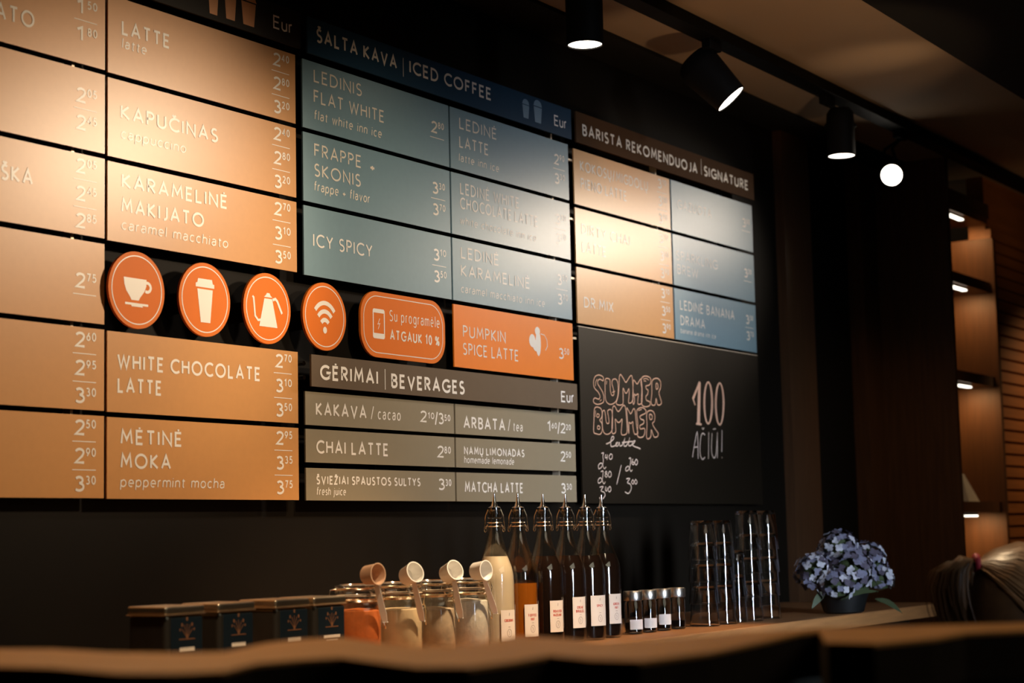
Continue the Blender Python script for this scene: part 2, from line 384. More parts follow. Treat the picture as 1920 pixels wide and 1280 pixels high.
fw = MB(); fw.box(-.7, 1.4, -5.6, -5.5, 0, 2.56); fw.box(2.4, 9.2, -5.6, -5.5, 0, 2.56); fw.box(1.4, 2.4, -5.6, -5.5, 0, .7)
struct('wall_front', fw, DARKM)
struct('window_1', MB().box(1.4, 2.4, -5.56, -5.54, .7, 2.56), GLASS)
# slatted wood wall beyond the shelves
sl = MB(); sl.box(7.13, 9.1, -.27, -.2, 0, CEIL)
z = .08
while z < 2.40:
    sl.box(7.13, 9.1, -.292, -.27, z, z+.038); z += .0486
struct('wall_right', sl, SLATM)

# ---------------------------------------------------------------- menu boards
XA, XB, XC, XC2, XD, XD2 = 1.926, 2.517, 3.125, 3.715, 4.328, 4.916
WC = .583
def rowz(col, i):
    top = {'A': 2.308, 'B': 2.306, 'C': 2.3035, 'D': 2.298}[col]
    if col == 'A' and i >= 3: top -= .001
    return top-.1713*i-.161, top-.1713*i
def board(name, label, x0, x1, z0, z1, m, Y=0.0, th=.004, group=None, edge=True):
    t = thing(name, label, 'menu board', ((x0+x1)/2, Y+th/2, z0), group)
    b = MB().box(x0, x1, Y, Y+th, z0, z1).build('board', m, t)
    return t
def price(t, x1, z0, vals, m=WHITE, Y=0.0, zs=None):
    f = Flat(Y); n = len(vals)
    zs = zs or {3: (.121, .066, .012), 2: (.092, .037), 1: (.078,)}[n]
    for i, (v, dz) in enumerate(zip(vals, zs)):
        f.text(v[0], x1-.077, z0+dz, .031, .125, .026 if v[0] != '1' else .018)
        f.text(v[1:], x1-.048, z0+dz+.014, .0175, .125, .026)
        if i < n-1 or n == 1: f.rect(x1-.083, x1-.022, z0+dz-.0125, z0+dz-.0108)
    return f.build('price', m, t)
def names(t, lines, m=WHITE, Y=0.0, nm='drink_name', cap=.031, wt=.125):
    for L in lines:
        f = Flat(Y); f.px(L[0], L[1], L[2], L[3], cap, wt); f.build(nm, m, t)
def sub(t, L, m=WHITE, Y=0.0, cap=.0215, wt=.095, slant=.10):
    f = Flat(Y); f.px(L[0], L[1], L[2], L[3], cap, wt, slant, .14); return f.build('subtitle', m, t)
E_ = ('250', '')
A = [('tan menu board at the far left, top of its column, ending in the letters ATO', ('150', '180'), [(2.245-.42, 36, 'MAKIJATO')]),
     ('tan menu board at the left edge, second from top, prices 2.05 and 2.45', ('205', '245'), None),
     ('tan menu board at the left edge, third from the top, ending in the letters SKA', ('205', '245', '285'), 'SKA'),
     ('tan menu board at the left edge, fourth from the top, single price 2.75', ('275',), None),
     ('tan menu board at the left edge, second from the bottom, prices from 2.60', ('260', '295', '330'), None),
     ('tan menu board at the left edge, bottom of its column, prices from 2.50', ('250', '290', '330'), None)]
GA = 'hot coffee menu boards'
for i, (lab, pr_, nm) in enumerate(A):
    z0, z1 = rowz('A', i); t = board('menu_board', lab, XA, XA+WC, z0, z1, TAN, group=GA)
    price(t, XA+WC, z0, pr_, CREAM if i == 0 else WHITE, zs=((.10, .045) if i == 0 else ((.066,) if len(pr_) == 1 else None)))
    if i == 0:
        f = Flat(0); p = on_y(0, 36); xr = x_at(64, p.z); w = text2('MAKIJATO', .033, .11, track=.22)[2]; f.text('MAKIJATO', xr-w, p.z, .033, .11, track=.22); f.build('drink_name', CREAM, t)
    if i == 2:
        f = Flat(0); p = on_y(0, 336); xr = x_at(61, p.z); w = text2('ARBATA ŠALTIŠKA', .031, .125)[2]; w = text2('ŠKA', .031, .125)[2]; f.text('ŠKA', xr-w, p.z, .031, .125); f.build('drink_name', WHITE, t)
B = [(0, 'LATTE', ('240', '280', '320'), [('LATTE', 228, 65, 318)], ('latte', 228, 90, 274)),
     (1, 'KAPUČINAS cappuccino', ('240', '280', '320'), [('KAPUČINAS', 226, 223, 408)], ('cappuccino', 226, 259, 348)),
     (2, 'KARAMELINĖ MAKIJATO', ('270', '310', '350'), [('KARAMELINĖ', 228, 352, 426), ('MAKIJATO', 227, 398, 382)], ('caramel macchiato', 227, 430, 427)),
     (4, 'WHITE CHOCOLATE LATTE', ('270', '310', '350'), [('WHITE CHOCOLATE', 219.5, 691, 488), ('LATTE', 220, 736, 303)], None),
     (5, 'MĖTINĖ MOKA', ('295', '335', '375'), [('MĖTINĖ', 225.5, 833, 341), ('MOKA', 225.5, 878, 320)], ('peppermint mocha', 225, 913, 420))]
for i, nm, pr_, ln, sb in B:
    z0, z1 = rowz('B', i); t = board('menu_board', 'tan menu board reading '+nm+' in white', XB, XB+WC, z0, z1, TAN, group=GA)
    names(t, ln); price(t, XB+WC, z0, pr_)
    if sb: sub(t, sb)
GC = 'iced coffee menu boards'
C = [(0, XC, 'LEDINIS FLAT WHITE', ('280',), [('LEDINIS', 588, 153.5, 678), ('FLAT WHITE', 588, 192, 720)], ('flat white inn ice', 588, 223.5, 715), CREAM),
     (1, XC, 'FRAPPE + SKONIS', ('330', '370'), [('FRAPPE', 589, 293, 677), ('SKONIS', 589, 330, 676)], ('frappe + flavor', 588, 357, 693), CREAM),
     (2, XC, 'ICY SPICY', ('310', '350'), [('ICY SPICY', 587, 462, 698)], None, WHITE),
     (0, XC2, 'LEDINĖ LATTE', ('290', '330'), [('LEDINĖ', 861, 241, 931), ('LATTE', 861, 276, 915.6)], ('latte inn ice', 860, 302, 935), CREAM),
     (1, XC2, 'LEDINĖ WHITE CHOCOLATE LATTE', ('330', '370'), [('LEDINĖ WHITE', 862.5, 363.5, 973), ('CHOCOLATE LATTE', 862.5, 391, 1008)], ('white chocolate inn ice', 862, 420, 1005), PALE),
     (2, XC2, 'LEDINĖ KARAMELINĖ', ('330', '370'), [('LEDINĖ', 864, 484, 935), ('KARAMELINĖ', 864, 517.5, 993)], ('caramel macchiato inn ice', 864, 548, 1021), PALE)]
for i, x, nm, pr_, ln, sb, m in C:
    z0, z1 = rowz('C', i); t = board('menu_board', 'blue-grey menu board reading '+nm, x, x+WC, z0, z1, BLUE, group=GC)
    names(t, ln, m, wt=.10); price(t, x+WC, z0, pr_, m)
    if sb: sub(t, sb, m, cap=.0225 if x == XC else .021)
    if nm[0] == 'F': names(t, [('+', 693, 322, 703)], m, nm='plus_sign')
z0, z1 = rowz('C', 3)
t = board('menu_board', 'bright orange menu board reading PUMPKIN SPICE LATTE', XC2, XC2+WC, z0, z1, ORANGE)
names(t, [('PUMPKIN', 868, 631.8, 948), ('SPICE LATTE', 868, 664.6, 972)], PALE, wt=.09)
f = Flat(0); f.text('3', XC2+WC-.077, z0+.056, .031, .11, .026); f.text('50', XC2+WC-.048, z0+.070, .0175, .11, .026); f.build('price', PALE, t)
f = Flat(0); pc = on_y(1009, 640); kx = .0027; kz = .00135
f.poly(ar(0, -.004, .013, .036, 0, 360, 20), pc.x, pc.z); f.poly(ar(-.003, .028, .013, .012, 0, 360, 16), pc.x, pc.z)
f.poly(ar(-.030, .0, .016, .018, 0, 360, 16), pc.x, pc.z); f.poly(ar(-.012, -.012, .016, .016, 0, 360, 16), pc.x, pc.z)
f.line([(.013, .022), (.032, .020), (.044, .008), (.046, -.010), (.036, -.022)], .0022, pc.x, pc.z)
f.build('pumpkin_picture', PALE, t)
GD = 'signature drink menu boards'
D = [(0, XD, TAN, 'KOKOSŲ/MIGDOLŲ PIENO LATTE', 'tan', ('310', '350', '390'), [('KOKOSŲ/MIGDOLŲ', 1087.5, 320, 1214.5), ('PIENO LATTE', 1089, 353, 1174.5)], None, PALE),
     (1, XD, TAN, 'DIRTY CHAI LATTE', 'tan', ('310', '350', '390'), [('DIRTY CHAI', 1090, 438.5, 1181), ('LATTE', 1091, 472, 1136)], None, PALE),
     (2, XD, TAN, 'DR. MIX', 'tan', ('310', '350', '390'), [('DR.MIX', 1095, 576, 1150)], None, PALE),
     (0, XD2, BLUE, 'GAZUOTA', 'blue-grey', ('300',), [('GAZUOTA', 1270, 391, 1334)], None, PALE),
     (1, XD2, BLUE, 'SPARKLING BREW', 'blue-grey', ('320',), [('SPARKLING', 1268, 487, 1345), ('BREW', 1270, 513, 1309)], None, PALE),
     (2, XD2, BLUE, 'LEDINĖ BANANA DRAMA', 'blue-grey', ('330', '370'), [('LEDINĖ BANANA', 1275, 580, 1377), ('DRAMA', 1276, 609, 1322)], ('banana drama inn ice', 1276, 624, 1342), CREAM)]
for i, x, pm, nm, cn, pr_, ln, sb, m in D:
    z0, z1 = rowz('D', i); w = .578 if x == XD else .581
    t = board('menu_board', cn+' menu board reading '+nm+', in the right block of boards', x, x+w, z0, z1, pm, group=GD)
    names(t, ln, m, wt=.10); price(t, x+w, z0, pr_, m)
    if sb: sub(t, sb, m, cap=.016)
GV = 'beverage menu boards'
VZ = [(1.458, 1.534), (1.3735, 1.449), (1.288, 1.361)]
def vboard(x, i, lab): return board('menu_board', lab, x, x+WC, VZ[i][0], VZ[i][1], TAUPE, group=GV)
def vprice(t, parts):
    f = Flat(0)
    for s, xl, yl, xr, cap in parts: f.px(s, xl, yl, xr, cap, .12 if cap > .02 else .13)
    f.build('price', WHITE, t)
t = vboard(XC, 0, 'small taupe menu board reading KAKAVA / cacao'); names(t, [('KAKAVA', 592, 779, 687)]); f = Flat(0)
f.px('/', 695, 784, 701, .028, .08); f.px('cacao', 708, 786, 751, .027, .09, .05); f.build('subtitle', WHITE, t)
vprice(t, [('2', 788, 791, 800, .029), ('10', 802, 785, 814, .0165), ('/', 815, 795, 821, .031), ('3', 822, 795, 832, .029), ('50', 833, 789, 844, .0165)])
t = vboard(XC, 1, 'small taupe menu board reading CHAI LATTE'); names(t, [('CHAI LATTE', 593, 850, 728)]); vprice(t, [('2', 820, 857.5, 832, .030), ('80', 833, 850, 845, .018)])
t = vboard(XC, 2, 'small taupe menu board reading ŠVIEŽIAI SPAUSTOS SULTYS fresh juice'); names(t, [('ŠVIEŽIAI SPAUSTOS SULTYS', 593, 908, 788)], cap=.0205, wt=.14)
sub(t, ('fresh juice', 593, 928, 648), cap=.018); vprice(t, [('3', 822, 918.5, 834, .029), ('30', 835, 911, 846, .0175)])
t = vboard(XC2, 0, 'small taupe menu board reading ARBATA / tea'); names(t, [('ARBATA', 869, 803, 947)]); f = Flat(0)
f.px('/', 952, 806, 957, .028, .08); f.px('tea', 962, 808, 979.6, .025, .09, .05); f.build('subtitle', WHITE, t)
vprice(t, [('1', 1026, 809, 1032, .030), ('60', 1034, 803, 1044, .0165), ('/', 1045, 812, 1050, .031), ('2', 1051, 812, 1060, .029), ('20', 1061, 806, 1070, .0165)])
t = vboard(XC2, 1, 'small taupe menu board reading NAMŲ LIMONADAS homemade lemonade'); names(t, [('NAMŲ LIMONADAS', 870, 852, 983)], cap=.0205, wt=.14)
sub(t, ('homemade lemonade', 870, 868, 963.5), cap=.018); vprice(t, [('2', 1051, 865, 1060, .029), ('50', 1061, 858, 1070.5, .0175)])
t = vboard(XC2, 2, 'small taupe menu board reading MATCHA LATTE behind the bottle pourers'); names(t, [('MATCHA LATTE', 871.5, 923, 980.5)], cap=.0275); vprice(t, [('3', 1052, 925, 1061, .029), ('30', 1062, 918, 1072, .0175)])

# rails carrying the boards, seen through the gaps
RAILM = mat('pale_rail_metal', (.55, .45, .32), .4, .3)
def rail(label, m, x0, x1, y0, y1, z0, z1):
    o = recenter(MB().box(x0, x1, y0, y1, z0, z1).build('mounting_rail', m)); tag(o, label, 'rail', 'rails behind the menu boards')
for x, z0, z1, m, w in ((2.437, 1.30, 2.38, RAILM, 'pale upright rail behind the far left column of tan boards'), (2.70, 2.0, 2.38, METB, 'black upright rail behind LATTE and KAPUČINAS boards'), (2.70, 1.30, 1.60, METB, 'black upright rail behind the MĖTINĖ MOKA board'),
                     (3.40, 1.84, 2.38, METB, 'black upright rail behind the ICY SPICY board'), (3.40, 1.30, 1.58, METB, 'black upright rail behind the CHAI LATTE board'), (4.232, 1.30, 2.38, RAILM, 'pale upright rail behind the right ends of the LEDINĖ boards'),
                     (4.845, 1.80, 2.38, RAILM, 'pale upright rail behind the right ends of the DIRTY CHAI boards'), (5.30, 1.81, 2.38, METB, 'black upright rail behind the GAZUOTA board')):
    rail(w, m, x-.0035, x+.0035, .014, .0345, z0, z1)
for z, w in ((2.263, 'LEDINĖ LATTE'), (2.092, 'CHOCOLATE LATTE'), (1.921, 'LEDINĖ KARAMELINĖ'), (1.750, 'PUMPKIN SPICE')):
    rail('pale level rail crossing behind the '+w+' board to the right block', RAILM, 3.80, 4.60 if z > 1.76 else 4.326, .0045, .0135, z-.003, z+.003)

# headers
HY = -.018
def header(name, lab, x0, x1, z0, z1, m):
    t = board('menu_header', lab, x0, x1, z0, z1, m, HY, .005); t['category'] = 'menu header'; return t
t = header('h', 'navy blue header board reading ŠALTA KAVA | ICED COFFEE', 3.123, 4.290, 2.314, 2.400, NAVY)
f = Flat(HY); f.px('ŠALTA KAVA', 593, 79, 744, .034, .13); f.build('heading', CREAM, t); f = Flat(HY); f.px('|', 755.5, 136, 757, .032, .05); f.build('divider', CREAM, t); f = Flat(HY); f.px('ICED COFFEE', 767.5, 137, 921, .034, .13); f.build('heading', CREAM, t)
f = Flat(HY); f.px('Eur', 1039, 235, 1062, .031, .10, track=.12); f.build('currency_note', WHITE, t)
def cups(t, m, specs, lid=True):
    f = Flat(HY)
    for cx, zb, w, h in specs:
        f.poly([(-w*.36, 0), (w*.36, 0), (w*.5, h*.68), (-w*.5, h*.68)], cx, zb)
        f.poly([(-w*.55, h*.72), (w*.55, h*.72)]+ar(0, h*.76, w*.48, h*.24, 0, 180, 10), cx, zb)
    f.build('cup_picture', m, t)
cups(t, CUPBL, [(x_at(986, 2.34, HY), 2.332, .034, .053), (x_at(1008.5, 2.34, HY), 2.330, .042, .064)])
t = header('h', 'dark brown header board reading Eur with three orange cups, over the tan boards', 1.926, 3.098, 2.317, 2.402, mat('dark_header_paint', (.016, .012, .008), .6, spec=.15))
f = Flat(HY); f.px('Eur', 512, 52.5, 548, .031, .10, track=.12); f.build('currency_note', WHITE, t)
f = Flat(HY)
for (a, b, c, d, e) in ((393, 407, 394, 27, .0), (424, 440, 425, 37, 0), (456, 476, 458, 48, 0)):
    zb = on_y((a+b)/2, d, HY).z; xl = x_at(a, zb, HY); xr = x_at(b, zb, HY); w = xr-xl
    f.poly([(0, 0), (w, 0), (w*1.18, .052), (-w*.18, .052)], xl, zb); f.poly([(-w*.26, .055), (w*1.26, .055), (w*1.1, .065), (-w*.1, .065)], xl, zb)
f.build('cup_picture', CUPOR, t)
t = header('h', 'brown header board reading BARISTA REKOMENDUOJA | SIGNATURE', 4.316, 5.482, 2.312, 2.402, BROWN)
f = Flat(HY); f.px('BARISTA REKOMENDUOJA', 1092, 254, 1307.5, .034, .14); f.build('heading', CREAM, t); f = Flat(HY); f.px('|', 1314.5, 321, 1316, .034, .05); f.build('divider', CREAM, t); f = Flat(HY); f.px('SIGNATURE', 1320, 329.5, 1402.5, .034, .14); f.build('heading', CREAM, t)
t = header('h', 'taupe brown header board reading GĖRIMAI | BEVERAGES', 3.126, 4.285, 1.544, 1.6165, mat('taupe_header_paint', (.125, .085, .052), .55, spec=.2))
f = Flat(HY); f.px('GĖRIMAI', 600, 711.5, 708.5, .035, .14); f.build('heading', WHITE, t); f = Flat(HY); f.px('|', 721.5, 722, 723, .033, .05); f.build('divider', WHITE, t); f = Flat(HY); f.px('BEVERAGES', 733.5, 727, 871, .035, .14); f.build('heading', WHITE, t)
f = Flat(HY); f.px('Eur', 1052, 753.5, 1076, .031, .11, track=.12); f.build('currency_note', WHITE, t)
for (x, z) in ((3.121, 1.565), (3.121, 1.597), (3.118, 2.335), (3.118, 2.378)):
    o = MB().solid([(.0055, 0), (.0055, .035)], (x, .034, z), 16, Matrix.Rotation(R(90), 3, 'X')).build('standoff_bolt', CHROME, None, True)
    recenter(o); tag(o, 'round chrome bolt at the left end of the '+('beverages header, '+('lower' if z < 1.58 else 'upper') if z < 2 else 'blue header, '+('lower' if z < 2.35 else 'upper'))+' one of two', 'bolt', 'header bolts')

# round signs and pill
SY = -.012; SQ = 2.588/2.57
cir = [(2.5685, 'white coffee cup and saucer'), (2.7657, 'takeaway cup with lid'), (2.9631, 'pouring kettle with swan spout'), (3.1605, 'white wifi symbol')]
for k, (cx, nm) in enumerate(cir):
    cx *= SQ; cz = 1.2+.1939*2.6*SQ; r = .0778*SQ
    t = thing('round_sign', 'round orange sign with a '+nm, 'sign', (cx, SY+.004, cz-r), 'round orange symbol signs')
    MB().solid([(r, 0), (r, .006)], (cx, SY+.006, cz), 64, Matrix.Rotation(R(90), 3, 'X')).build('disc', SIGNOR, t, True)
    MB().solid([(.022, 0), (.022, .040)], (cx, .034, cz), 20, Matrix.Rotation(R(90), 3, 'X')).build('spacer', METB, t, True)
    f = Flat(SY); f.line(ar(0, 0, r*.885, r*.885, 0, 360, 60), .0022, cx, cz); f.build('ring', WHITE, t)
    f = Flat(SY); S = lambda P: [(a*r, b*r) for a, b in P]
    if k == 0:
        f.poly(S([(-.47, .30), (.34, .30), (.33, .12), (.26, -.02), (.10, -.20), (.06, -.27), (-.20, -.27), (-.24, -.20), (-.38, -.04), (-.45, .12)]), cx, cz)
        f.line(S(ar(.36, .10, .13, .12, 110, -120, 10)), .006, cx, cz); f.line(S([(-.42, -.37), (.40, -.37)]), .0045, cx, cz); f.line(S([(-.2, -.41), (.2, -.41)]), .004, cx, cz)
    elif k == 1:
        f.poly(S([(-.30, .28), (.30, .28), (.20, -.62), (-.17, -.62)]), cx, cz)
        f.poly(S([(-.36, .33), (.36, .33), (.36, .43), (.30, .45), (.27, .56), (-.27, .56), (-.30, .45), (-.36, .43)]), cx, cz)
    elif k == 2:
        f.poly(S([(-.13, .28), (.20, .28), (.42, -.52), (-.35, -.52)]), cx, cz)
        f.poly(S([(-.14, .32), (.21, .32), (.13, .38), (.09, .44), (-.02, .44), (-.06, .38)]), cx, cz)
        f.line(S([(-.63, .30), (-.58, .26), (-.55, .0), (-.52, -.25), (-.40, -.36), (-.28, -.34)]), .0050, cx, cz)
        f.line(S([(.22, .26), (.34, .30), (.42, .24), (.62, -.10)]), .0060, cx, cz)
    else:
        for rr in (.30, .55, .80):
            f.line(S(ar(0, -.40, rr*.78, rr, 45, 135, 14)), .0100, cx, cz)
        f.poly(S(ar(0, -.40, .09, .10, 0, 360, 16)), cx, cz)
    f.build('symbol', WHITE, t)
def pill2(x0, x1, z0, z1, r=None, n=16):
    h = (z1-z0)/2; r = h if r is None else r
    return (ar(x1-r, z1-r, r, r, 90, 0, n)+ar(x1-r, z0+r, r, r, 0, -90, n)+ar(x0+r, z0+r, r, r, 270, 180, n)+ar(x0+r, z1-r, r, r, 180, 90, n))
t = thing('app_discount_sign', 'orange rounded sign with a phone, reading Su programėle ATGAUK 10 %', 'sign', (3.455, SY+.004, 1.617))
P = pill2(3.316, 3.659, 1.628, 1.786, .06); n = len(P)
MB().add([(x, y, z) for y in (SY, SY+.006) for x, z in P], [tuple(range(n)), tuple(range(2*n-1, n-1, -1))]+[(i, (i+1) % n, n+(i+1) % n, n+i) for i in range(n)]).build('plate', SIGNOR, t)
MB().solid([(.02, 0), (.02, .040)], (3.463, .034, 1.70), 16, Matrix.Rotation(R(90), 3, 'X')).build('spacer', METB, t, True)
f = Flat(SY); f.line(pill2(3.327, 3.648, 1.639, 1.775, .053), .002, closed=True); f.build('ring', CREAM, t)
f = Flat(SY); a = on_y(700, 632, SY); b = on_y(720, 582, SY)
f.line(pill2(a.x, b.x, a.z, b.z, .004, 3), .0035, closed=True); f.rect(a.x, b.x, a.z, a.z+.011); f.rect(a.x, b.x, b.z-.008, b.z)
cx = (a.x+b.x)/2; cz = (a.z+b.z)/2; f.line([(.004, .013), (-.004, -.001), (.004, .001), (-.003, -.013)], .0018, cx, cz); f.build('phone_picture', WHITE, t)
f = Flat(SY); f.px('Su programėle', 730, 601.5, 824, .027, .07); f.px('ATGAUK 10 %', 731, 637, 824, .025, .13); f.build('lettering', CREAM, t)

# blackboard
t = thing('blackboard', 'large blackboard with chalk SUMMER BUMMER latte and 100 AČIŪ!', 'blackboard', (4.9, 0, 1.285))
MB().box(4.331, 5.50, 0, .005, 1.285, 1.784).build('board', BLACKB, t)
MB().box(4.331, 5.50, 0.0001, .0048, 1.7845, 1.7862).build('top_edge', LEDGEM, t)
MB().box(4.5, 4.52, .005, .033, 1.3, 1.77).build('batten', METB, t); MB().box(5.3, 5.32, .005, .033, 1.3, 1.77).build('batten', METB, t)
def smooth(P, n=4, closed=False):
    m = len(P); out = []
    for i in range(m if closed else m-1):
        p0, p1, p2, p3 = (P[(i-1) % m] if closed or i else P[0]), P[i], P[(i+1) % m], (P[(i+2) % m] if closed or i+2 < m else P[-1])
        for k in range(n):
            u = k/n
            out.append(tuple(.5*((2*p1[j])+(-p0[j]+p2[j])*u+(2*p0[j]-5*p1[j]+4*p2[j]-p3[j])*u*u+(-p0[j]+3*p1[j]-3*p2[j]+p3[j])*u**3) for j in (0, 1)))
    if not closed: out.append(P[-1])
    return out
def chalk(f, zpts, w, closed=False, sm=True):
    P = smooth(zpts, 4, closed) if sm else zpts
    Q = [on_y(1100+a/4.921, 680+b/4.923) for a, b in P]; f.line([(q.x, q.z) for q in Q], w, closed=closed)
f = Flat(0); w = .0029
SUM = [[(150, 130), (110, 112), (75, 130), (62, 180), (70, 230), (105, 270), (122, 310), (112, 335), (95, 330), (72, 325), (60, 350), (75, 375), (110, 382), (150, 365), (158, 330), (150, 280), (120, 225), (100, 190), (105, 160), (125, 152), (150, 165)],
 [(170, 160), (185, 143), (212, 155), (215, 200), (218, 260), (232, 300), (250, 290), (245, 240), (232, 190), (240, 155), (265, 150), (282, 170), (290, 230), (285, 310), (265, 360), (225, 383), (190, 370), (172, 330), (168, 240)],
 [(300, 130), (312, 108), (335, 140), (360, 180), (385, 145), (405, 118), (418, 130), (424, 200), (428, 300), (420, 350), (405, 370), (385, 365), (390, 300), (388, 240), (370, 275), (355, 275), (335, 235), (335, 300), (335, 370), (320, 388), (290, 388), (272, 370), (290, 300), (298, 200)],
 [(428, 180), (440, 165), (465, 195), (495, 150), (505, 180), (510, 260), (510, 350), (500, 378), (470, 375), (475, 290), (450, 300), (438, 290), (440, 360), (425, 368)],
 [(510, 135), (545, 122), (585, 140), (590, 180), (575, 205), (545, 215), (550, 240), (565, 255), (560, 290), (545, 310), (550, 345), (580, 360), (582, 390), (550, 405), (515, 395), (503, 350), (508, 250), (500, 180)],
 [(600, 180), (620, 148), (655, 145), (680, 175), (680, 230), (665, 275), (680, 330), (688, 370), (670, 390), (650, 380), (640, 330), (630, 385), (605, 390), (592, 360), (600, 280)],
 [(640, 190), (655, 200), (655, 235), (640, 240)],
 [(70, 430), (90, 408), (125, 418), (140, 450), (138, 500), (120, 530), (140, 560), (142, 620), (125, 658), (90, 655), (64, 635), (66, 530)],
 [(98, 470), (115, 480), (108, 502), (92, 495)], [(104, 580), (122, 592), (115, 612), (98, 605)],
 [(145, 455), (162, 440), (172, 480), (178, 540), (190, 560), (205, 550), (200, 500), (192, 445), (215, 430), (232, 450), (238, 540), (232, 620), (205, 655), (170, 655), (148, 620), (142, 540)],
 [(240, 410), (258, 400), (290, 450), (330, 400), (345, 392), (358, 420), (365, 500), (372, 600), (365, 655), (320, 660), (322, 580), (325, 520), (305, 545), (285, 548), (262, 520), (265, 580), (265, 640), (235, 648), (232, 560), (236, 470)],
 [(368, 430), (385, 440), (405, 470), (430, 425), (445, 440), (452, 520), (462, 600), (470, 650), (440, 655), (425, 590), (425, 545), (405, 560), (390, 550), (388, 600), (385, 640)],
 [(460, 450), (485, 418), (520, 415), (545, 440), (540, 465), (510, 480), (490, 495), (500, 520), (525, 530), (522, 560), (490, 580), (495, 610), (530, 605), (535, 640), (520, 680), (485, 688), (466, 660), (470, 560)],
 [(552, 470), (580, 440), (612, 450), (628, 490), (622, 540), (605, 560), (630, 610), (658, 650), (650, 680), (620, 682), (595, 620), (590, 680), (565, 702), (550, 680), (555, 580)],
 [(582, 475), (602, 485), (602, 518), (585, 522), (578, 500)]]
for P in SUM: chalk(f, P, w, True)
for P in ([(95, 150), (82, 180), (80, 215)], [(185, 165), (180, 200)], [(520, 150), (550, 145), (572, 160)], [(525, 165), (548, 170)], [(80, 440), (78, 500)], [(475, 440), (505, 430)], [(135, 340), (120, 355)], [(260, 260), (235, 275)]): chalk(f, P, .0022)
f.build('chalk_drawing', CHALKOR, t)
f = Flat(0)
for P in ([(178, 748), (205, 738), (245, 705), (248, 682), (232, 684), (222, 720), (222, 765), (240, 772), (265, 760), (285, 735), (270, 742), (268, 765), (288, 765), (300, 735), (305, 765), (325, 760), (345, 715), (350, 700), (342, 760), (365, 765), (392, 710), (394, 700), (385, 755), (400, 765), (430, 745), (445, 720), (425, 728), (420, 755), (440, 772), (470, 782), (495, 795)], [(325, 735), (420, 725)]): chalk(f, P, .0036)
for P in ([(135, 835), (155, 832), (148, 860), (152, 905), (140, 955), (112, 978), (108, 945), (135, 925), (160, 975), (178, 960)], [(175, 845), (170, 875), (190, 870)], [(190, 845), (186, 895)], [(220, 840), (205, 865), (215, 890), (232, 880), (235, 850), (220, 840)],
          [(130, 1005), (150, 1000), (145, 1060), (135, 1095), (108, 1110), (105, 1080), (130, 1062), (155, 1115), (172, 1095)], [(180, 1000), (170, 1015), (190, 1035), (182, 1055), (168, 1040), (185, 1015), (180, 1000)], [(210, 1000), (198, 1030), (208, 1055), (225, 1040), (222, 1010), (210, 1000)],
          [(120, 1148), (150, 1142), (132, 1180), (160, 1195), (168, 1225), (140, 1258), (115, 1245)], [(175, 1140), (172, 1175), (185, 1180), (190, 1150)], [(210, 1140), (196, 1170), (208, 1190), (222, 1175), (220, 1148), (210, 1140)],
          [(318, 945), (298, 1030), (275, 1122)],
          [(388, 885), (405, 880), (402, 930), (390, 980), (362, 998), (360, 970), (385, 955), (405, 1000), (420, 985)], [(425, 885), (415, 925), (430, 940), (438, 920), (420, 915)], [(455, 890), (443, 920), (455, 942), (468, 925), (466, 900), (455, 890)],
          [(365, 1070), (395, 1068), (375, 1105), (402, 1120), (410, 1160), (385, 1205), (352, 1190)], [(425, 1078), (412, 1100), (425, 1118), (435, 1100), (425, 1078)], [(452, 1075), (440, 1098), (452, 1118), (465, 1100), (452, 1075)]): chalk(f, P, .0030)
f.build('chalk_writing', CHALK, t); f = Flat(0)
for P in ([(975, 870), (1018, 640), (1028, 885)], [(988, 780), (1022, 775)], [(1090, 665), (1068, 650), (1050, 700), (1045, 830), (1065, 890), (1090, 870)], [(1062, 598), (1072, 612), (1082, 598)], [(1125, 640), (1122, 885)],
          [(1155, 650), (1150, 800), (1165, 870), (1190, 850), (1205, 650), (1205, 700), (1205, 880)], [(1165, 612), (1190, 608)], [(1248, 620), (1245, 820)], [(1245, 868), (1250, 880)]): chalk(f, P, .0034)
f.build('chalk_thanks', CHALK, t)
f = Flat(0)
for P in ([(1040, 172), (1030, 560)], [(1032, 180), (1022, 560)], [(1046, 180), (1040, 560)], [(1040, 175), (978, 325), (1000, 390)], [(1035, 200), (985, 330)], [(1008, 562), (1060, 568)]): chalk(f, P, .0065, sm=False)
for cx_ in (1120, 1226):
    y0 = 172 if cx_ == 1120 else 180; y1 = 568 if cx_ == 1120 else 578
    for rx in (42, 36, 30): chalk(f, [(cx_+rx*cos(R(a)), (y0+y1)/2+(y1-y0)/2*(.98 if rx > 40 else .95)*sin(R(a))) for a in range(0, 360, 12)], .0035, True, False)
f.build('chalk_number', CHALKOR, t)

# ---------------------------------------------------------------- back counter
WT = .952
t = thing('worktop', 'long oiled wood worktop running under the menu boards', 'worktop', (3.0, -.25, WT-.04))
MB().box(-.5, 5.70, -.545, .033, WT-.04, WT).build('slab', WOOD, t, bevel=.003)
for k, x in enumerate((-.5, .7, 1.9, 3.1, 4.3)):
    t = thing('base_cabinet', 'black base cabinet under the wood worktop, '+('first', 'second', 'third', 'fourth', 'fifth')[k]+' from the left', 'cabinet', (x+.6, -.25, 0), 'cabinets under the worktop')
    MB().box(x, x+1.19, -.50, .03, .1, WT-.041).box(x, x+1.19, -.44, .03, 0, .1).build('body', BARF, t)
    MB().box(x+.01, x+.59, -.52, -.501, .12, WT-.06).build('door', BARF, t); MB().box(x+.6, x+1.18, -.52, -.501, .12, WT-.06).build('door', BARF, t)

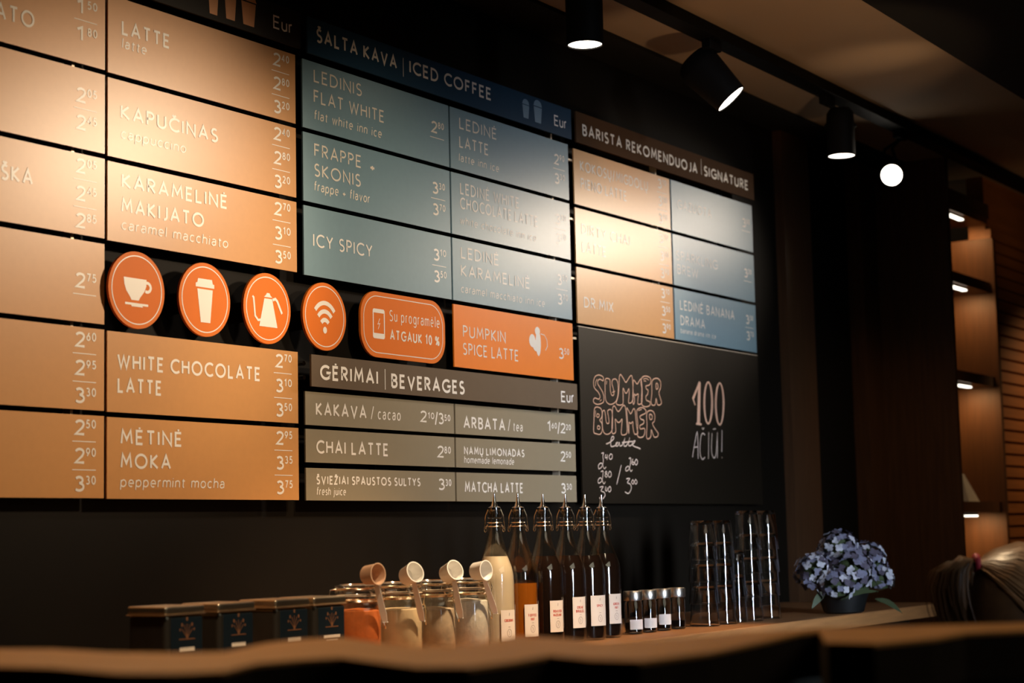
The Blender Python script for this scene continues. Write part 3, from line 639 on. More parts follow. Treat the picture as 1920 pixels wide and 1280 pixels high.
# tea tins
for k, (x, lab) in enumerate(((2.205, 'dark tea tin with steel lid, leftmost of the four'), (2.334, 'dark tea tin, second from the left'), (2.484, 'dark tea tin, third from the left, behind a gap'), (2.592, 'dark tea tin standing next to the jar of orange powder'))):
    y0, y1, x1 = -.46, -.37, x+.096; zt = 1.094
    t = thing('tea_tin', lab, 'tin', (x+.048, -.415, WT), 'tea tins on the worktop')
    MB().box(x+.002, x1-.002, y0+.002, y1-.002, WT+.0005, zt-.014).build('body', TINM, t, bevel=.007)
    MB().box(x, x1, y0, y1, zt-.014, zt).build('lid', TINL, t, bevel=.004)
    rim = MB().box(x-.001, x1+.001, y0-.001, y1+.001, zt-.0155, zt-.0135).build('lid_rim', TINL, t, bevel=.001)
    lb = MB().box(x+.014, x1-.006, y0+.0008, y0+.0028, WT+.012, zt-.020).build('label', TINLAB, t, bevel=.0015)
    f = Flat(y0+.0008); cx = x+.052; cz = WT+.100
    for dx, dz, r in ((0, .020, .0022), (-.012, .010, .002), (.012, .010, .002), (-.017, .002, .0015), (.017, .002, .0015)):
        f.poly(ar(dx, dz, r, r*1.7, 0, 360, 10), cx, cz)
    for a in (-50, -25, 0, 25, 50): f.line([(0, -.012), (sin(R(a))*.017, -.012+cos(R(a))*.024)], .0012, cx, cz)
    f.line([(-.019, -.014), (.019, -.014)], .0016, cx, cz); f.poly(ar(0, -.010, .003, .004, 0, 360, 10), cx, cz); f.build('crest', COPPER, lb)
    f = Flat(y0+.0008); w2 = .018 if k < 3 else .024
    f.rect(cx-w2, cx+w2, cz-.034, cz-.029); f.rect(cx-w2*.7, cx+w2*.7, cz-.039, cz-.036) if k == 3 else f.rect(cx-w2, cx+w2, cz-.0285, cz-.0275); f.rect(cx-.017, cx+.017, cz-.058, cz-.0565)
    f.build('caption', CREAM, lb)

# clip-top jars with scoops
JM = [mat('orange_spice_powder', (.62, .16, .035), .8, var=.25, bump=.4, scale=90), mat('cream_powder', (.66, .52, .34), .8, var=.1, bump=.3, scale=60),
      mat('pale_brown_crystals', (.50, .40, .30), .7, var=.35, bump=.5, scale=60), mat('white_sugar', (.66, .63, .57), .7, var=.12, bump=.5, scale=120)]
JL = ['clip-top glass jar of orange powder', 'clip-top glass jar of cream powder', 'clip-top glass jar of pale brown crystals', 'clip-top glass jar of white sugar beside the cream-filled bottle']
for k, x in enumerate((2.787, 2.922, 3.038, 3.161)):
    y = -.41; c = (x, y, WT); t = thing('clip_top_jar', JL[k], 'jar', (x, y, WT), 'clip-top jars on the worktop')
    out = [(.0001, .001), (.040, .001), (.0455, .006), (.0465, .012), (.0465, .108), (.0440, .118), (.0405, .124), (.0405, .130), (.0455, .132), (.0455, .137)]
    inn = [(.0405, .137), (.0375, .130), (.0375, .122), (.0415, .115), (.0440, .106), (.0440, .012), (.040, .007), (.0001, .006)]
    MB().lathe(out+inn, c, 40).build('glass_body', GLASS, t, True)
    h = (.108, .105, .100, .112)[k]
    MB().lathe([(.0001, .0065), (.0395, .0072), (.0436, .0125), (.0436, h-.012), (.0425, h), (.03, h+.003), (.0001, h+(.006 if k != 1 else .0))], c, 32).build('contents', JM[k], t, True)
    MB().lathe([(.0001, .1385), (.0455, .1385), (.0470, .141), (.0470, .147), (.0445, .149), (.0445, .152), (.0470, .154), (.0465, .158), (.036, .160), (.034, .157), (.0001, .157)], c, 40).build('glass_lid', GLASSL, t, True)
    MB().tube(ar_ := [(x+.0445*cos(a*pi/20), y+.0445*sin(a*pi/20), WT+.1375) for a in range(40)], .0016, 6, True).build('rubber_seal', mat('pale_rubber', (.6, .5, .38), .6), t, True)
    wr = MB()
    for zz, rr in ((.1265, .0425), (.1285, .0425), (.1505, .0462)): wr.tube([(x+rr*cos(a*pi/20), y+rr*sin(a*pi/20), WT+zz) for a in range(40)], .0011, 6, True)
    dx, dy = .86, -.50; px_, py_ = x+.049*dx, y+.049*dy; tx, ty = .5, .86
    for s in (-1, 1):
        wr.tube([(px_+s*tx*.012, py_+s*ty*.012, WT+.151), (px_+s*tx*.012+dx*.004, py_+s*ty*.012+dy*.004, WT+.14), (px_+s*tx*.011, py_+s*ty*.011, WT+.118), (px_+s*tx*.004, py_+s*ty*.004, WT+.112)], .0011, 6)
    wr.tube([(px_-tx*.010, py_-ty*.010, WT+.121), (px_+dx*.004-tx*.012, py_+dy*.004-ty*.012, WT+.10), (px_+dx*.008, py_+dy*.008, WT+.072), (px_+dx*.004+tx*.012, py_+dy*.004+ty*.012, WT+.10), (px_+tx*.010, py_+ty*.010, WT+.121)], .0013, 6)
    bk = (x-.049*.86, y+.049*.5)
    wr.tube([(bk[0]+.002, bk[1]-.001, WT+.151), (bk[0]-.010, bk[1]+.003, WT+.150), (bk[0]-.013, bk[1]+.004, WT+.140), (bk[0]-.002, bk[1], WT+.128)], .0012, 6)
    wr.build('wire_clasp', WIRE, t, True)
SL = ['orange powder', 'cream powder', 'pale brown crystals', 'white sugar']
for k, (bx, by, ex, ey) in enumerate(((697, 1077, 722, 1166), (769, 1077, 792, 1164), (844, 1073, 864, 1158), (900, 1070, 929, 1150))):
    Y = -.462; b = on_y(bx, by, Y); e = on_y(ex, ey, Y-.002)
    t = thing('measuring_scoop', 'white plastic scoop with a '+('powder-stained' if k == 0 else 'clean')+' bowl clipped to the jar of '+SL[k], 'scoop', (b.x, Y, e.z), 'white scoops clipped on the jars')
    ax = (RT*(.72 if k in (0, 3) else .55)-FW*.55+UP*(.15 if k in (0, 3) else .35)).normalized()     # bowl opens this way
    q = Vector((0, 0, 1)).rotation_difference(ax).to_matrix()
    c = b-ax*.014; r = .0205
    MB().lathe([(.0001, -.002), (.0165, -.002), (.0185, .001), (r, .030), (r+.001, .031), (r-.001, .031), (.0172, .002), (.0001, .0005)], c, 32, q).build('bowl', PLASTIC if k else mat('stained_scoop_plastic', (.64, .42, .28), .4, var=.15, scale=40), t, True)
    n0 = b+ax*.012-UP*.019; pts = [n0+(e-n0)*u for u in (0, .2, .5, .8, 1)]; m = MB(); sd = RT*1.0
    wv = (.0045, .0055, .0062, .0068, .0050); V = []
    for p, w_ in zip(pts, wv):
        for a, bb in ((-1, -1), (1, -1), (1, 1), (-1, 1)): V.append(p+sd*w_*a+FW*.0012*bb)
    Fs = [(i*4+j, i*4+(j+1) % 4, i*4+4+(j+1) % 4, i*4+4+j) for i in range(4) for j in range(4)]+[(0, 1, 2, 3), (19, 18, 17, 16)]
    m.add(V, Fs).build('handle', PLASTIC, t, bevel=.0008)

# swing-top bottles
BW = ['COCONUT', 'TOFFEE NUT', 'ROASTED HAZELNUT', 'CREME BRULEE', 'SPICY', 'GREEN NUT']
LIQ = [mat('cream_syrup', (.56, .46, .33), .35, var=.05), mat('amber_syrup', (.60, .17, .015), .05, trans=.55, ior=1.36, var=0), mat('dark_syrup', (.012, .006, .004), .1, var=.2)]
BX = (3.271, 3.365, 3.470, 3.568, 3.657, 3.751)
BLAB = ['clear bottle filled with cream-coloured syrup, leftmost of the six', 'bottle of amber syrup filled only halfway', 'bottle of dark syrup labelled ROASTED HAZELNUT', 'bottle of dark syrup labelled CREME BRULEE', 'bottle of dark syrup labelled SPICY', 'bottle of dark syrup nearest the small lidded jars, rightmost of the six']
def bprof(z):
    P = [(0, .0400), (.006, .0425), (.150, .0425), (.165, .0415), (.180, .0385), (.200, .0310), (.220, .0235), (.240, .0180), (.262, .0142), (.285, .0135), (.302, .0135)]
    for (a, ra), (b, rb) in zip(P, P[1:]):
        if a <= z <= b: return ra+(rb-ra)*(z-a)/(b-a)
    return P[-1][1]
for k, x in enumerate(BX):
    BY = -.40 if k == 5 else -.41
    c = (x, BY, WT); t = thing('syrup_bottle', BLAB[k], 'bottle', (x, BY, WT), 'swing-top syrup bottles')
    zs = [.006, .03, .08, .15, .158, .165, .172, .18, .19, .2, .21, .22, .23, .24, .251, .262, .285]
    out = [(.0001, .001), (.037, .001)]+[(bprof(z_), z_) for z_ in zs]+[(.0160, .287), (.0165, .294), (.0160, .301), (.0125, .302)]
    inn = [(.0115, .300), (.0115, .286)]+[(bprof(z_)-.0028, z_) for z_ in zs[::-1] if z_ < .28]+[(.036, .005), (.0001, .005)]
    MB().lathe(out+inn, c, 40).build('glass', GLASS, t, True)
    lv = (.203, .142, .200, .199, .197, .200)[k]; zz = [z_ for z_ in [.008, .03, .08, .15, .165, .172, .18, .19] if z_ < lv]+[lv]
    MB().lathe([(.0001, .0055), (.035, .0055)]+[(bprof(z_)-.0030, z_) for z_ in zz]+[(.0001, lv+.0002)], c, 36).build('syrup', LIQ[0] if k == 0 else (LIQ[1] if k == 1 else LIQ[2]), t, True)
    MB().solid([(.0112, .288), (.0118, .303), (.0140, .304), (.0140, .309), (.0075, .312), (.0055, .318), (.0030, .330), (.0024, .340)], c, 20).build('pourer', CHROME, t, True)
    wr = MB()
    for z_ in (.268, .276): wr.tube([(x+.0155*cos(a*pi/12), BY+.0155*sin(a*pi/12), WT+z_) for a in range(24)], .0012, 6, True)
    for s in (-1, 1):
        ux, uy = RT.x*s, RT.y*s
        wr.tube([(x+ux*.015, BY+uy*.015, WT+.272), (x+ux*.021, BY+uy*.021, WT+.262), (x+ux*.022, BY+uy*.022, WT+.270), (x+ux*.019, BY+uy*.019, WT+.292), (x+ux*.012, BY+uy*.012, WT+.308)], .0013, 6)
        wr.tube([(x+ux*.020+.005*cos(a*pi/5), BY+uy*.020, WT+.262+.006*sin(a*pi/5)) for a in range(10)], .0011, 5, True)
    wr.build('wire_clamp', WIRE, t, True)
    a0 = math.atan2(-FW.y, -FW.x)+R(40); rr = .0432; hw = .46 if k != 4 else .56
    z0, z1 = (.026, .096); ml = MB()
    if k != 1: z0, z1 = .030+.004*(k > 2), .100+.004*(k > 2)
    if k == 0: z0, z1 = .022, .088
    na = 12; V = [(x+r_*cos(a0-hw+2*hw*i/na), BY+r_*sin(a0-hw+2*hw*i/na), WT+z_) for r_ in (rr-.0005, rr) for z_ in (z0, z1) for i in range(na+1)]; q = na+1
    Fs = [(2*q+i, 2*q+i+1, 3*q+i+1, 3*q+i) for i in range(na)]+[(i, q+i, q+i+1, i+1) for i in range(na)]+[(i, i+1, 2*q+i+1, 2*q+i) for i in range(na)]+[(q+i, 3*q+i, 3*q+i+1, q+i+1) for i in range(na)]
    lb = ml.add(V, Fs).build('label', LABM, t, True)
    def wrap(V, Fs, m, u0, v0):
        m.add([(x+(rr+.0003)*cos(a0+(u0+p[0])/rr), BY+(rr+.0003)*sin(a0+(u0+p[0])/rr), WT+v0+p[1]) for p in V], Fs)
    mt = MB(); ws = BW[k].split(); zc = z0+(z1-z0)*.62
    for i, wd in enumerate(ws):
        V, Fs, w_ = text2(wd, .0062, .17, width=.0245 if len(wd) > 5 else (.019 if len(wd) > 4 else .011)); wrap(V, Fs, mt, -w_/2, zc-i*.0085)
    mt.build('label_lettering', REDINK, lb)
    mt = MB(); V, Fs = stroke2(ar(0, 0, .006, .008, 0, 360, 16), .0008, True); wrap(V, Fs, mt, 0, z0+.017)
    V, Fs = stroke2([(-.002, .004), (.001, 0), (-.001, -.005)], .0008); wrap(V, Fs, mt, 0, z0+.017)
    V, Fs = stroke2([(0, 0), (.0008, .006)], .0012); wrap(V, Fs, mt, 0, z1-.012); V, Fs = stroke2([(-.003, 0), (.003, 0)], .0008); wrap(V, Fs, mt, 0, z0+.030)
    mt.build('label_drawing', GREYINK, lb)

# small lidded jars
for k, x in enumerate((3.892, 3.965, 4.040, 4.117)):
    y = -.40; c = (x, y, WT); t = thing('spice_jar', ('small lidded glass jar right beside the last bottle', 'small lidded glass jar, second from the bottles', 'small lidded glass jar with a pale label, third from the bottles', 'small lidded glass jar without a label, nearest the stacked glasses')[k], 'jar', (x, y, WT), 'small lidded jars')
    MB().lathe([(.0001, .001), (.020, .001), (.023, .004), (.023, .075), (.0205, .080), (.0205, .084), (.0190, .084), (.0190, .079), (.0215, .074), (.0215, .006), (.0001, .004)], c, 32).build('glass_body', GLASSR, t, True)
    MB().solid([(.0235, .082), (.0240, .084), (.0240, .103), (.0225, .105)], c, 36).build('lid', STEEL, t, True)
    hh = (.028, .030, .02, .022)[k]
    MB().solid([(.0205, .0065), (.0208, hh)], c, 24).build('contents', mat('grey_spice', (.10, .085, .07), .8, var=.4, bump=.4, scale=120), t, True)
    if k < 3:
        a0 = math.atan2(-FW.y, -FW.x)+R(20); hw = .8; na = 10; V = [(x+.0234*cos(a0-hw+2*hw*i/na), y+.0234*sin(a0-hw+2*hw*i/na), WT+z_) for z_ in (.012+.004*(k == 2), .036+.006*(k == 2)) for i in range(na+1)]
        MB().add(V, [(i, i+1, na+2+i, na+1+i) for i in range(na)]).build('label', LABM, t, True)

# stacked glasses, upside down
def tumbler(h, name='glass'):
    return None
STK = [(4.254, .057, 4, .040, 'short', 'leftmost short stack'), (4.360, .057, 4, .038, 'short', 'second short stack from the left'), (4.443, .066, 2, .030, 'small', 'low stack between the two groups'),
       (4.523, .064, 4, .039, 'tall', 'tall stack second from the right'), (4.638, .064, 4, .039, 'tall', 'rightmost tall stack')]
ORDN = ['bottom', 'second from the bottom', 'second from the top', 'top']
for s, (x, pz, n, r, kind_, lab) in enumerate(STK):
    h = .062+pz*.72 if n > 2 else .068+pz*.9
    mesh = None; rb = r*.80; ri = r-.0022
    prof = [(r-.0024, 0), (r, .0005), (r-.0006, .003), (r*.88, h*.55), (rb, h-.006), (rb-.003, h), (.0001, h), (.0001, h-.010), (rb-.005, h-.011), (r*.88-.0022, h*.55), (r-.0030, .004)]
    for j in range(n):
        z_ = WT+.0012+j*pz; nm = ORDN[j] if n == 4 else ('bottom', 'top')[j]
        if mesh is None:
            o = MB().lathe(prof+[prof[0]], (0, 0, 0), 36).build('tumbler', GLASSR, None, True); mesh = o.data
        else:
            o = bpy.data.objects.new('tumbler', mesh); COL.objects.link(o)
        o.location = (x, -.41, z_); tag(o, 'clear upturned tumbler, '+nm+' of the '+lab, 'glass', 'stacked tumblers on the worktop')

# hydrangea arrangement
hx, hy = 4.965, -.50
t = thing('hydrangea_arrangement', 'lilac hydrangea flowers in a dark pot at the end of the worktop', 'flowers', (hx, hy-.0, WT))
MB().solid([(.050, .0), (.058, .004), (.075, .06), (.080, .085), (.074, .085), (.07, .075)], (hx, hy, WT+.001), 32).build('pot', POTM, t, True)
rx, ry = RT.x, RT.y
def head(cu, cz, r, nf, dv=0.0):
    cen = Vector((hx+rx*cu-FW.x*dv, hy+ry*cu-FW.y*dv, WT+cz)); v = []; f = []; mi = []
    for i in range(nf):
        zz = 1-2*(i+.5)/nf*.78; ph = i*2.39996; q = math.sqrt(max(0, 1-zz*zz)); d = Vector((q*cos(ph), q*sin(ph), zz))
        d = (d+Vector([random.uniform(-.16, .16) for _ in range(3)])).normalized(); p = cen+d*r*random.uniform(.86, 1.08)
        a = d.orthogonal().normalized(); b = d.cross(a); tw = random.uniform(0, 6.28); a, b = a*cos(tw)+b*sin(tw), b*cos(tw)-a*sin(tw); sz = random.uniform(.010, .0145)
        k = random.choices((0, 1, 2), (4, 4, 3))[0]
        for e in range(4):
            u = a*cos(e*pi/2)+b*sin(e*pi/2); w_ = -a*sin(e*pi/2)+b*cos(e*pi/2); n = len(v); cu_ = random.uniform(-.002, .004)
            v += [tuple(p), tuple(p+u*sz*.5+w_*sz*.5+d*.001), tuple(p+u*sz*.95+w_*sz*.32+d*cu_), tuple(p+u*sz*1.05+d*(cu_+.001)), tuple(p+u*sz*.95-w_*sz*.32+d*cu_), tuple(p+u*sz*.5-w_*sz*.5+d*.001)]
            f += [(n, n+1, n+2, n+3), (n, n+3, n+4, n+5)]; mi += [k, k]
    m = MB(); m.v = v; m.f = f; o = m.build('flower_head', PETAL, t)
    for p, k in zip(o.data.polygons, mi): p.material_index = k
    # green core of stems inside the head
    c_ = MB().lathe([(.0001, -r*.75), (r*.5, -r*.6), (r*.74, 0), (r*.5, r*.55), (.0001, r*.75)], cen, 16).build('core', LEAFM, o, True)
head(-.010, .180, .062, 84, .02); head(-.080, .118, .062, 84, .03); head(.070, .145, .060, 78, .01); head(.015, .115, .072, 96, .06); head(.105, .098, .045, 40, .02); head(-.035, .085, .05, 50, .09)
for k, (u0, z0_, u1, z1_, wd) in enumerate(((-.02, .05, .085, .075, .014), (.08, .05, .15, .012, .016), (-.06, .07, -.11, .03, .022), (.03, .07, .10, .10, .02))):
    A_ = Vector((hx+rx*u0, hy+ry*u0, WT+z0_))-FW*.07; B_ = Vector((hx+rx*u1, hy+ry*u1, WT+z1_))-FW*.10; d = (B_-A_); nn = d.cross(FW).normalized(); V = []
    for i in range(9):
        u = i/8; w_ = wd*sin(pi*min(1, u*.96+.04))**.8; p = A_+d*u+Vector((0, 0, .01*sin(pi*u)))
        V += [p-nn*w_*.5, p+Vector((0, 0, -.002)), p+nn*w_*.5]
    MB().add(V, [(3*i+j, 3*i+j+1, 3*i+4+j, 3*i+3+j) for i in range(8) for j in (0, 1)]).build('leaf', LEAFM, t, True)

# ---------------------------------------------------------------- shelving unit with lit niches
SX0, SX1, SYF = 6.655, 7.10, -.29
t = thing('shelving_unit', 'tall dark wood shelving unit with four lit niches by the slatted wall', 'shelving', (6.9, -.14, 0))
MB().box(6.63, SX0, SYF, .10, 0, CEIL).build('side_panel', WOODD, t)
MB().box(SX1, SX1+.026, SYF-.02, .0, 0, 2.36).build('side_panel', WOODS, t, bevel=.003)
MB().box(SX0, SX1, -.02, .0, 0, 2.48).build('back_panel', WOODS, t)
tag(MB().box(SX0, SX1+.026, SYF, .0, 2.44, 2.50).build('top_board', WOODD, t), 'dark top board')
LZ = [2.410, 2.128, 1.745, 1.243]
for z_ in LZ[1:]: MB().box(SX0, SX1, SYF, -.02, z_+.006, z_+.048).build('shelf_board', WOODS, t)
MB().box(SX0, SX1, SYF, -.02, .95, .99).build('shelf_board', WOODS, t); MB().box(SX0, SX1, SYF, SYF+.02, 0, .95).build('plinth_panel', WOODD, t)
MB().box(SX0, SX1, SYF, -.02, LZ[0]+.006, LZ[0]+.03).build('shelf_board', WOODS, t)
for k, z_ in enumerate(LZ):
    tt = thing('led_shelf_light', 'white LED bar under the '+('top board', 'second shelf', 'third shelf', 'lowest visible shelf')[k]+' of the lit shelving', 'light', (6.76, -.26, z_-.008), 'LED bars in the shelving')
    MB().box(6.66, 6.855, -.275, -.255, z_-.004, z_+.005).build('housing', METB, tt)
    MB().box(6.665, 6.85, -.277, -.258, z_-.010, z_-.004).build('diffuser', LED, tt)
    area('shelf_glow', (6.98, -.2, z_-.012), (7.06, -.18, z_-.4), .55, .12, .05, (1, .62, .28))
# folded white card standing in the third niche
Pc = MB(); c0 = Vector((6.84, -.25, 1.2905)); 
Pc.add([(6.80, -.26, 1.2915), (6.93, -.26, 1.2915), (6.80, -.20, 1.2915), (6.93, -.20, 1.2915), (6.80, -.235, 1.40), (6.83, -.235, 1.40)], [(0, 1, 5, 4), (2, 4, 5, 3), (0, 2, 3, 1), (0, 4, 2), (1, 3, 5)])
tag(recenter(Pc.build('paper_bag', PAPER, None)), 'white folded paper bag standing on the lowest visible shelf', 'bag')

# ---------------------------------------------------------------- track lights
TZ = 2.585
def atd(px, py, d): return CAM+ray(px, py)*d
# rail: parallel to the menu wall
pa = on_z(1335, 77, TZ); pb = on_z(1900, 352, TZ)
t = thing('ceiling_track', 'black ceiling track carrying the spotlights', 'track', (5.0, pa.y, TZ))
TY = pa.y
MB().box(2.6, 8.4, TY-.03, TY+.03, TZ, CEIL-.0005).build('rail', METB, t, bevel=.002)
def spotlight(lab, pface, axis, r, L, top, stray=None, grp='track spotlights'):
    "cylinder head with its lens at pface looking along axis, hung from top"
    axis = Vector(axis).normalized(); pf = Vector(pface); back = pf-axis*L
    t = thing('track_spotlight', lab, 'spotlight', tuple(pf), grp)
    q = Vector((0, 0, 1)).rotation_difference(axis).to_matrix()
    k_ = 1.22 if axis.z > -.95 and axis.dot(FW) > -.9 else 1.0
    MB().lathe([(.0001, -L), (r*.72*k_, -L), (r*.95*k_, -L+.014), (r*k_, -L+.045), (r, .0), (r-.003, .0), (r-.003, -.010), (.0001, -.010)], pf, 36, q).build('head', METB, t, True)
    MB().lathe([(.0001, -.003), (r-.0035, -.003), (r-.0035, -.006), (.0001, -.006)], pf, 36, q).build('lens', LAMP, t, True)
    mid = pf-axis*L*.62; tp = Vector(top)
    side = axis.cross(Vector((0, 0, 1))); side = RT if side.length < .05 else side.normalized()
    MB().tube([mid+side*(r+.004), Vector((mid.x, mid.y, tp.z-.045))+side*.012, Vector((tp.x, tp.y, tp.z-.03)), tp], .006, 8).tube([mid-side*(r+.004), Vector((mid.x, mid.y, tp.z-.045))-side*.012, Vector((tp.x, tp.y, tp.z-.03))], .005, 8).build('bracket', METB, t, True)
    MB().box(tp.x-.035, tp.x+.035, tp.y-.014, tp.y+.014, tp.z-.030, tp.z).build('adapter', METB, t, bevel=.003)
    return t
def on_track(px, py): 
    q = on_z(px, py, TZ); return Vector((q.x, TY, TZ))
h1 = on_track(1330, 77); d1 = (h1-CAM).dot(FW)
spotlight('black track spotlight with its lens tilted sideways, nearest on the rail', atd(1371, 186, d1), RT*.62-UP*.68-FW*.16, .050, .165, h1)
h2 = on_track(1562, 178); d2 = (h2-CAM).dot(FW)
spotlight('black track spotlight pointing straight down in the middle', atd(1578, 293, d2), (0.0, 0, -1), .045, .155, h2)
h3 = on_track(1690, 245); d3 = (h3-CAM).dot(FW)
p3 = atd(1672, 328, d3)
spotlight('glaring track spotlight facing the viewer, farthest right', p3, -FW*1.0-RT*.12+UP*.02, .040, .12, h3)
p0 = atd(1097, 85, 4.5)
t = thing('ceiling_downlight', 'round black downlight glowing alone over the menu boards', 'downlight', tuple(p0))
MB().lathe([(.0001, .0), (.001, .0)]+[], tuple(p0), 8) if False else None
MB().lathe([(.041, .004), (.041, .010), (.043, .0), (.047, .0), (.047, CEIL-p0.z), (.0001, CEIL-p0.z)], tuple(p0), 40).build('canister', METB, t, True)
MB().lathe([(.0001, .0035), (.0445, .0035), (.0445, .0055), (.0001, .0055)], tuple(p0), 40).build('lens', LAMP, t, True)

# ---------------------------------------------------------------- bar ledge in the foreground
BZ = 1.10
far = [(-60,1215),(0,1216),(100,1216),(200,1222),(320,1224),(420,1222),(500,1205),(560,1198),(640,1194),(700,1203),(760,1212),(860,1212),(920,1203),(970,1192),(1040,1195),(1120,1203),(1250,1198),(1400,1185),(1530,1176),(1650,1174),(1800,1170),(1990,1165)]
near = [(-60,1248),(100,1252),(220,1262),(320,1262),(420,1258),(480,1243),(560,1236),(640,1232),(700,1240),(780,1250),(880,1250),(960,1240),(1030,1228),(1110,1236),(1200,1238),(1330,1222),(1440,1200),(1500,1186),(1535,1182),(1550,1204),(1640,1206),(1750,1196),(1810,1186),(1990,1178)]
t = thing('bar_ledge', 'wavy live-edge wooden bar ledge across the foreground', 'bar', (1.35, -1.65, 0))
P = [on_z(a, b, BZ) for a, b in far]+[on_z(a, b, BZ) for a, b in near[::-1]]; n = len(P)
MB().add([(p.x, p.y, zz) for zz in (BZ, BZ-.003) for p in P], [tuple(range(n)), tuple(range(2*n-1, n-1, -1))]+[(i, (i+1) % n, n+(i+1) % n, n+i) for i in range(n)]).build('ledge_top', WOODF, t)
MB().add([(p.x, p.y, zz) for zz in (BZ-.003, BZ-.045) for p in P], [tuple(range(n)), tuple(range(2*n-1, n-1, -1))]+[(i, (i+1) % n, n+(i+1) % n, n+i) for i in range(n)]).build('shaded_edge', mat('edge_shade', (.012, .007, .004), .9, spec=.1, var=.4, scale=40), t)  # ledge sides near-black: shade put into the wood's colour
# panelled front standing under the middle of the ledge
fm = [(on_z(a, b, BZ)) for a, b in far]; u = (fm[-1]-fm[0]).normalized(); nb = Vector((-u.y, u.x, 0)); base = fm[0]+Vector((.0, -.16, 0)); L = (fm[-1]-fm[0]).length+.1
Q = [base-u*.4, base+u*L, base+u*L+nb*.02, base-u*.4+nb*.02]
MB().add([(q.x-.06, q.y, zz) for zz in (0, BZ-.046) for q in Q], [(0, 1, 2, 3), (7, 6, 5, 4)]+[(i, (i+1) % 4, 4+(i+1) % 4, 4+i) for i in range(4)]).build('front_panel', BARF, t)

# ---------------------------------------------------------------- seated person with ponytail beyond the bar
fd = Vector((RT.x, RT.y, 0)).normalized()       # faces to the right of the picture
bd = Vector((FW.x, FW.y, 0)).normalized(); UZ = Vector((0, 0, 1))
hc = atd(1922, 1170, 3.0)
t = thing('person', 'person with brown hair in a ponytail facing right, seen from behind the bar', 'person', (hc.x, hc.y, 0))
def pp(f_, s_, z_): return Vector((hc.x, hc.y, 0))+fd*f_+bd*s_+UZ*z_
hz = hc.z
bm_v = {}
pts = [('pelvis', pp(-.16, 0, hz-.66), .135), ('waist', pp(-.13, 0, hz-.50), .115), ('chest', pp(-.08, 0, hz-.31), .125), ('collar', pp(-.03, 0, hz-.20), .085), ('neck', pp(-.02, 0, hz-.14), .048), ('neck2', pp(-.005, 0, hz-.07), .05)]
e = [(0, 1), (1, 2), (2, 3), (3, 4), (4, 5)]
for s_ in (-1, 1):
    i = len(pts); pts += [('sh', pp(-.05, s_*.16, hz-.24), .055), ('el', pp(.06, s_*.20, hz-.47), .040), ('wr', pp(.28, s_*.15, hz-.44), .027), ('ha', pp(.35, s_*.14, hz-.43), .030)]; e += [(2, i), (i, i+1), (i+1, i+2), (i+2, i+3)]
    i = len(pts); pts += [('hip', pp(-.10, s_*.09, hz-.68), .09), ('kn', pp(.33, s_*.12, hz-.64), .06), ('an', pp(.30, s_*.12, .10), .038), ('toe', pp(.43, s_*.13, .045), .033)]; e += [(0, i), (i, i+1), (i+1, i+2), (i+2, i+3)]
me = bpy.data.meshes.new('body'); o0 = Vector((hc.x, hc.y, 0)); me.from_pydata([tuple(p[1]-o0) for p in pts], e, []); me.materials.append(CLOTH)
bo = bpy.data.objects.new('body', me); COL.objects.link(bo); bo.parent = t
sk = bo.modifiers.new('skin', 'SKIN'); me.skin_vertices
if not me.skin_vertices:
    b_ = bmesh.new(); b_.from_mesh(me); b_.verts.layers.skin.verify(); b_.to_mesh(me); b_.free()
for v_, p in zip(me.skin_vertices[0].data, pts): v_.radius = (p[2], p[2]); v_.use_root = False
me.skin_vertices[0].data[0].use_root = True
ss = bo.modifiers.new('sub', 'SUBSURF'); ss.levels = 2; ss.render_levels = 2
sk.use_smooth_shade = True
# head with face
def ell(n1=24, n2=32):
    V = []; Fs = []
    for i in range(n1+1):
        th = pi*i/n1
        for j in range(n2):
            ph = 2*pi*j/n2; a = sin(th)*cos(ph); b = sin(th)*sin(ph); c = cos(th)
            x_, y_, z_ = a*.095, b*.074, c*.118
            if c < 0:
                k = 1+c*.30; y_ *= k; x_ = x_*(1+c*.16) if a > 0 else x_*(1+c*.42)
            if a > .2:
                nf = math.exp(-((b/.16)**2))*math.exp(-(((c+.18)/.17)**2)); x_ += .026*nf
                x_ += .008*math.exp(-((b/.3)**2))*math.exp(-(((c+.55)/.10)**2))
                for s in (-1, 1): x_ -= .012*math.exp(-(((b-s*.36)/.14)**2))*math.exp(-(((c-.06)/.11)**2))
                x_ += .006*math.exp(-(((c+.86)/.12)**2))*math.exp(-((b/.4)**2))
            V.append(hc+fd*x_+bd*y_+UZ*z_)
    for i in range(n1):
        for j in range(n2): Fs.append((i*n2+j, i*n2+n2+j, i*n2+n2+(j+1) % n2, i*n2+(j+1) % n2))
    return V, Fs
V, Fs = ell(); MB().add(V, Fs).build('head', SKIN, t, True)
for s in (-1, 1):
    MB().solid([(.0005, -.011), (.008, -.008), (.011, 0), (.008, .008), (.0005, .011)], hc+fd*.078+bd*.027*s+UZ*.006, 14).build('eye', mat('eye_white', (.6, .6, .58), .2), t, True)
    MB().tube([hc+bd*.074*s+fd*(-.005+.014*cos(a*pi/5))+UZ*(-.012+.028*sin(a*pi/5)) for a in range(10)], .006, 8, True).build('ear', SKIN, t, True)
MB().tube([hc+fd*.089+bd*y_+UZ*(-.066-(y_*y_)*6) for y_ in (-.022, -.01, 0, .01, .022)], [.002, .0045, .0035, .0045, .002], 8).build('lips', mat('lip', (.4, .14, .12), .5), t, True)
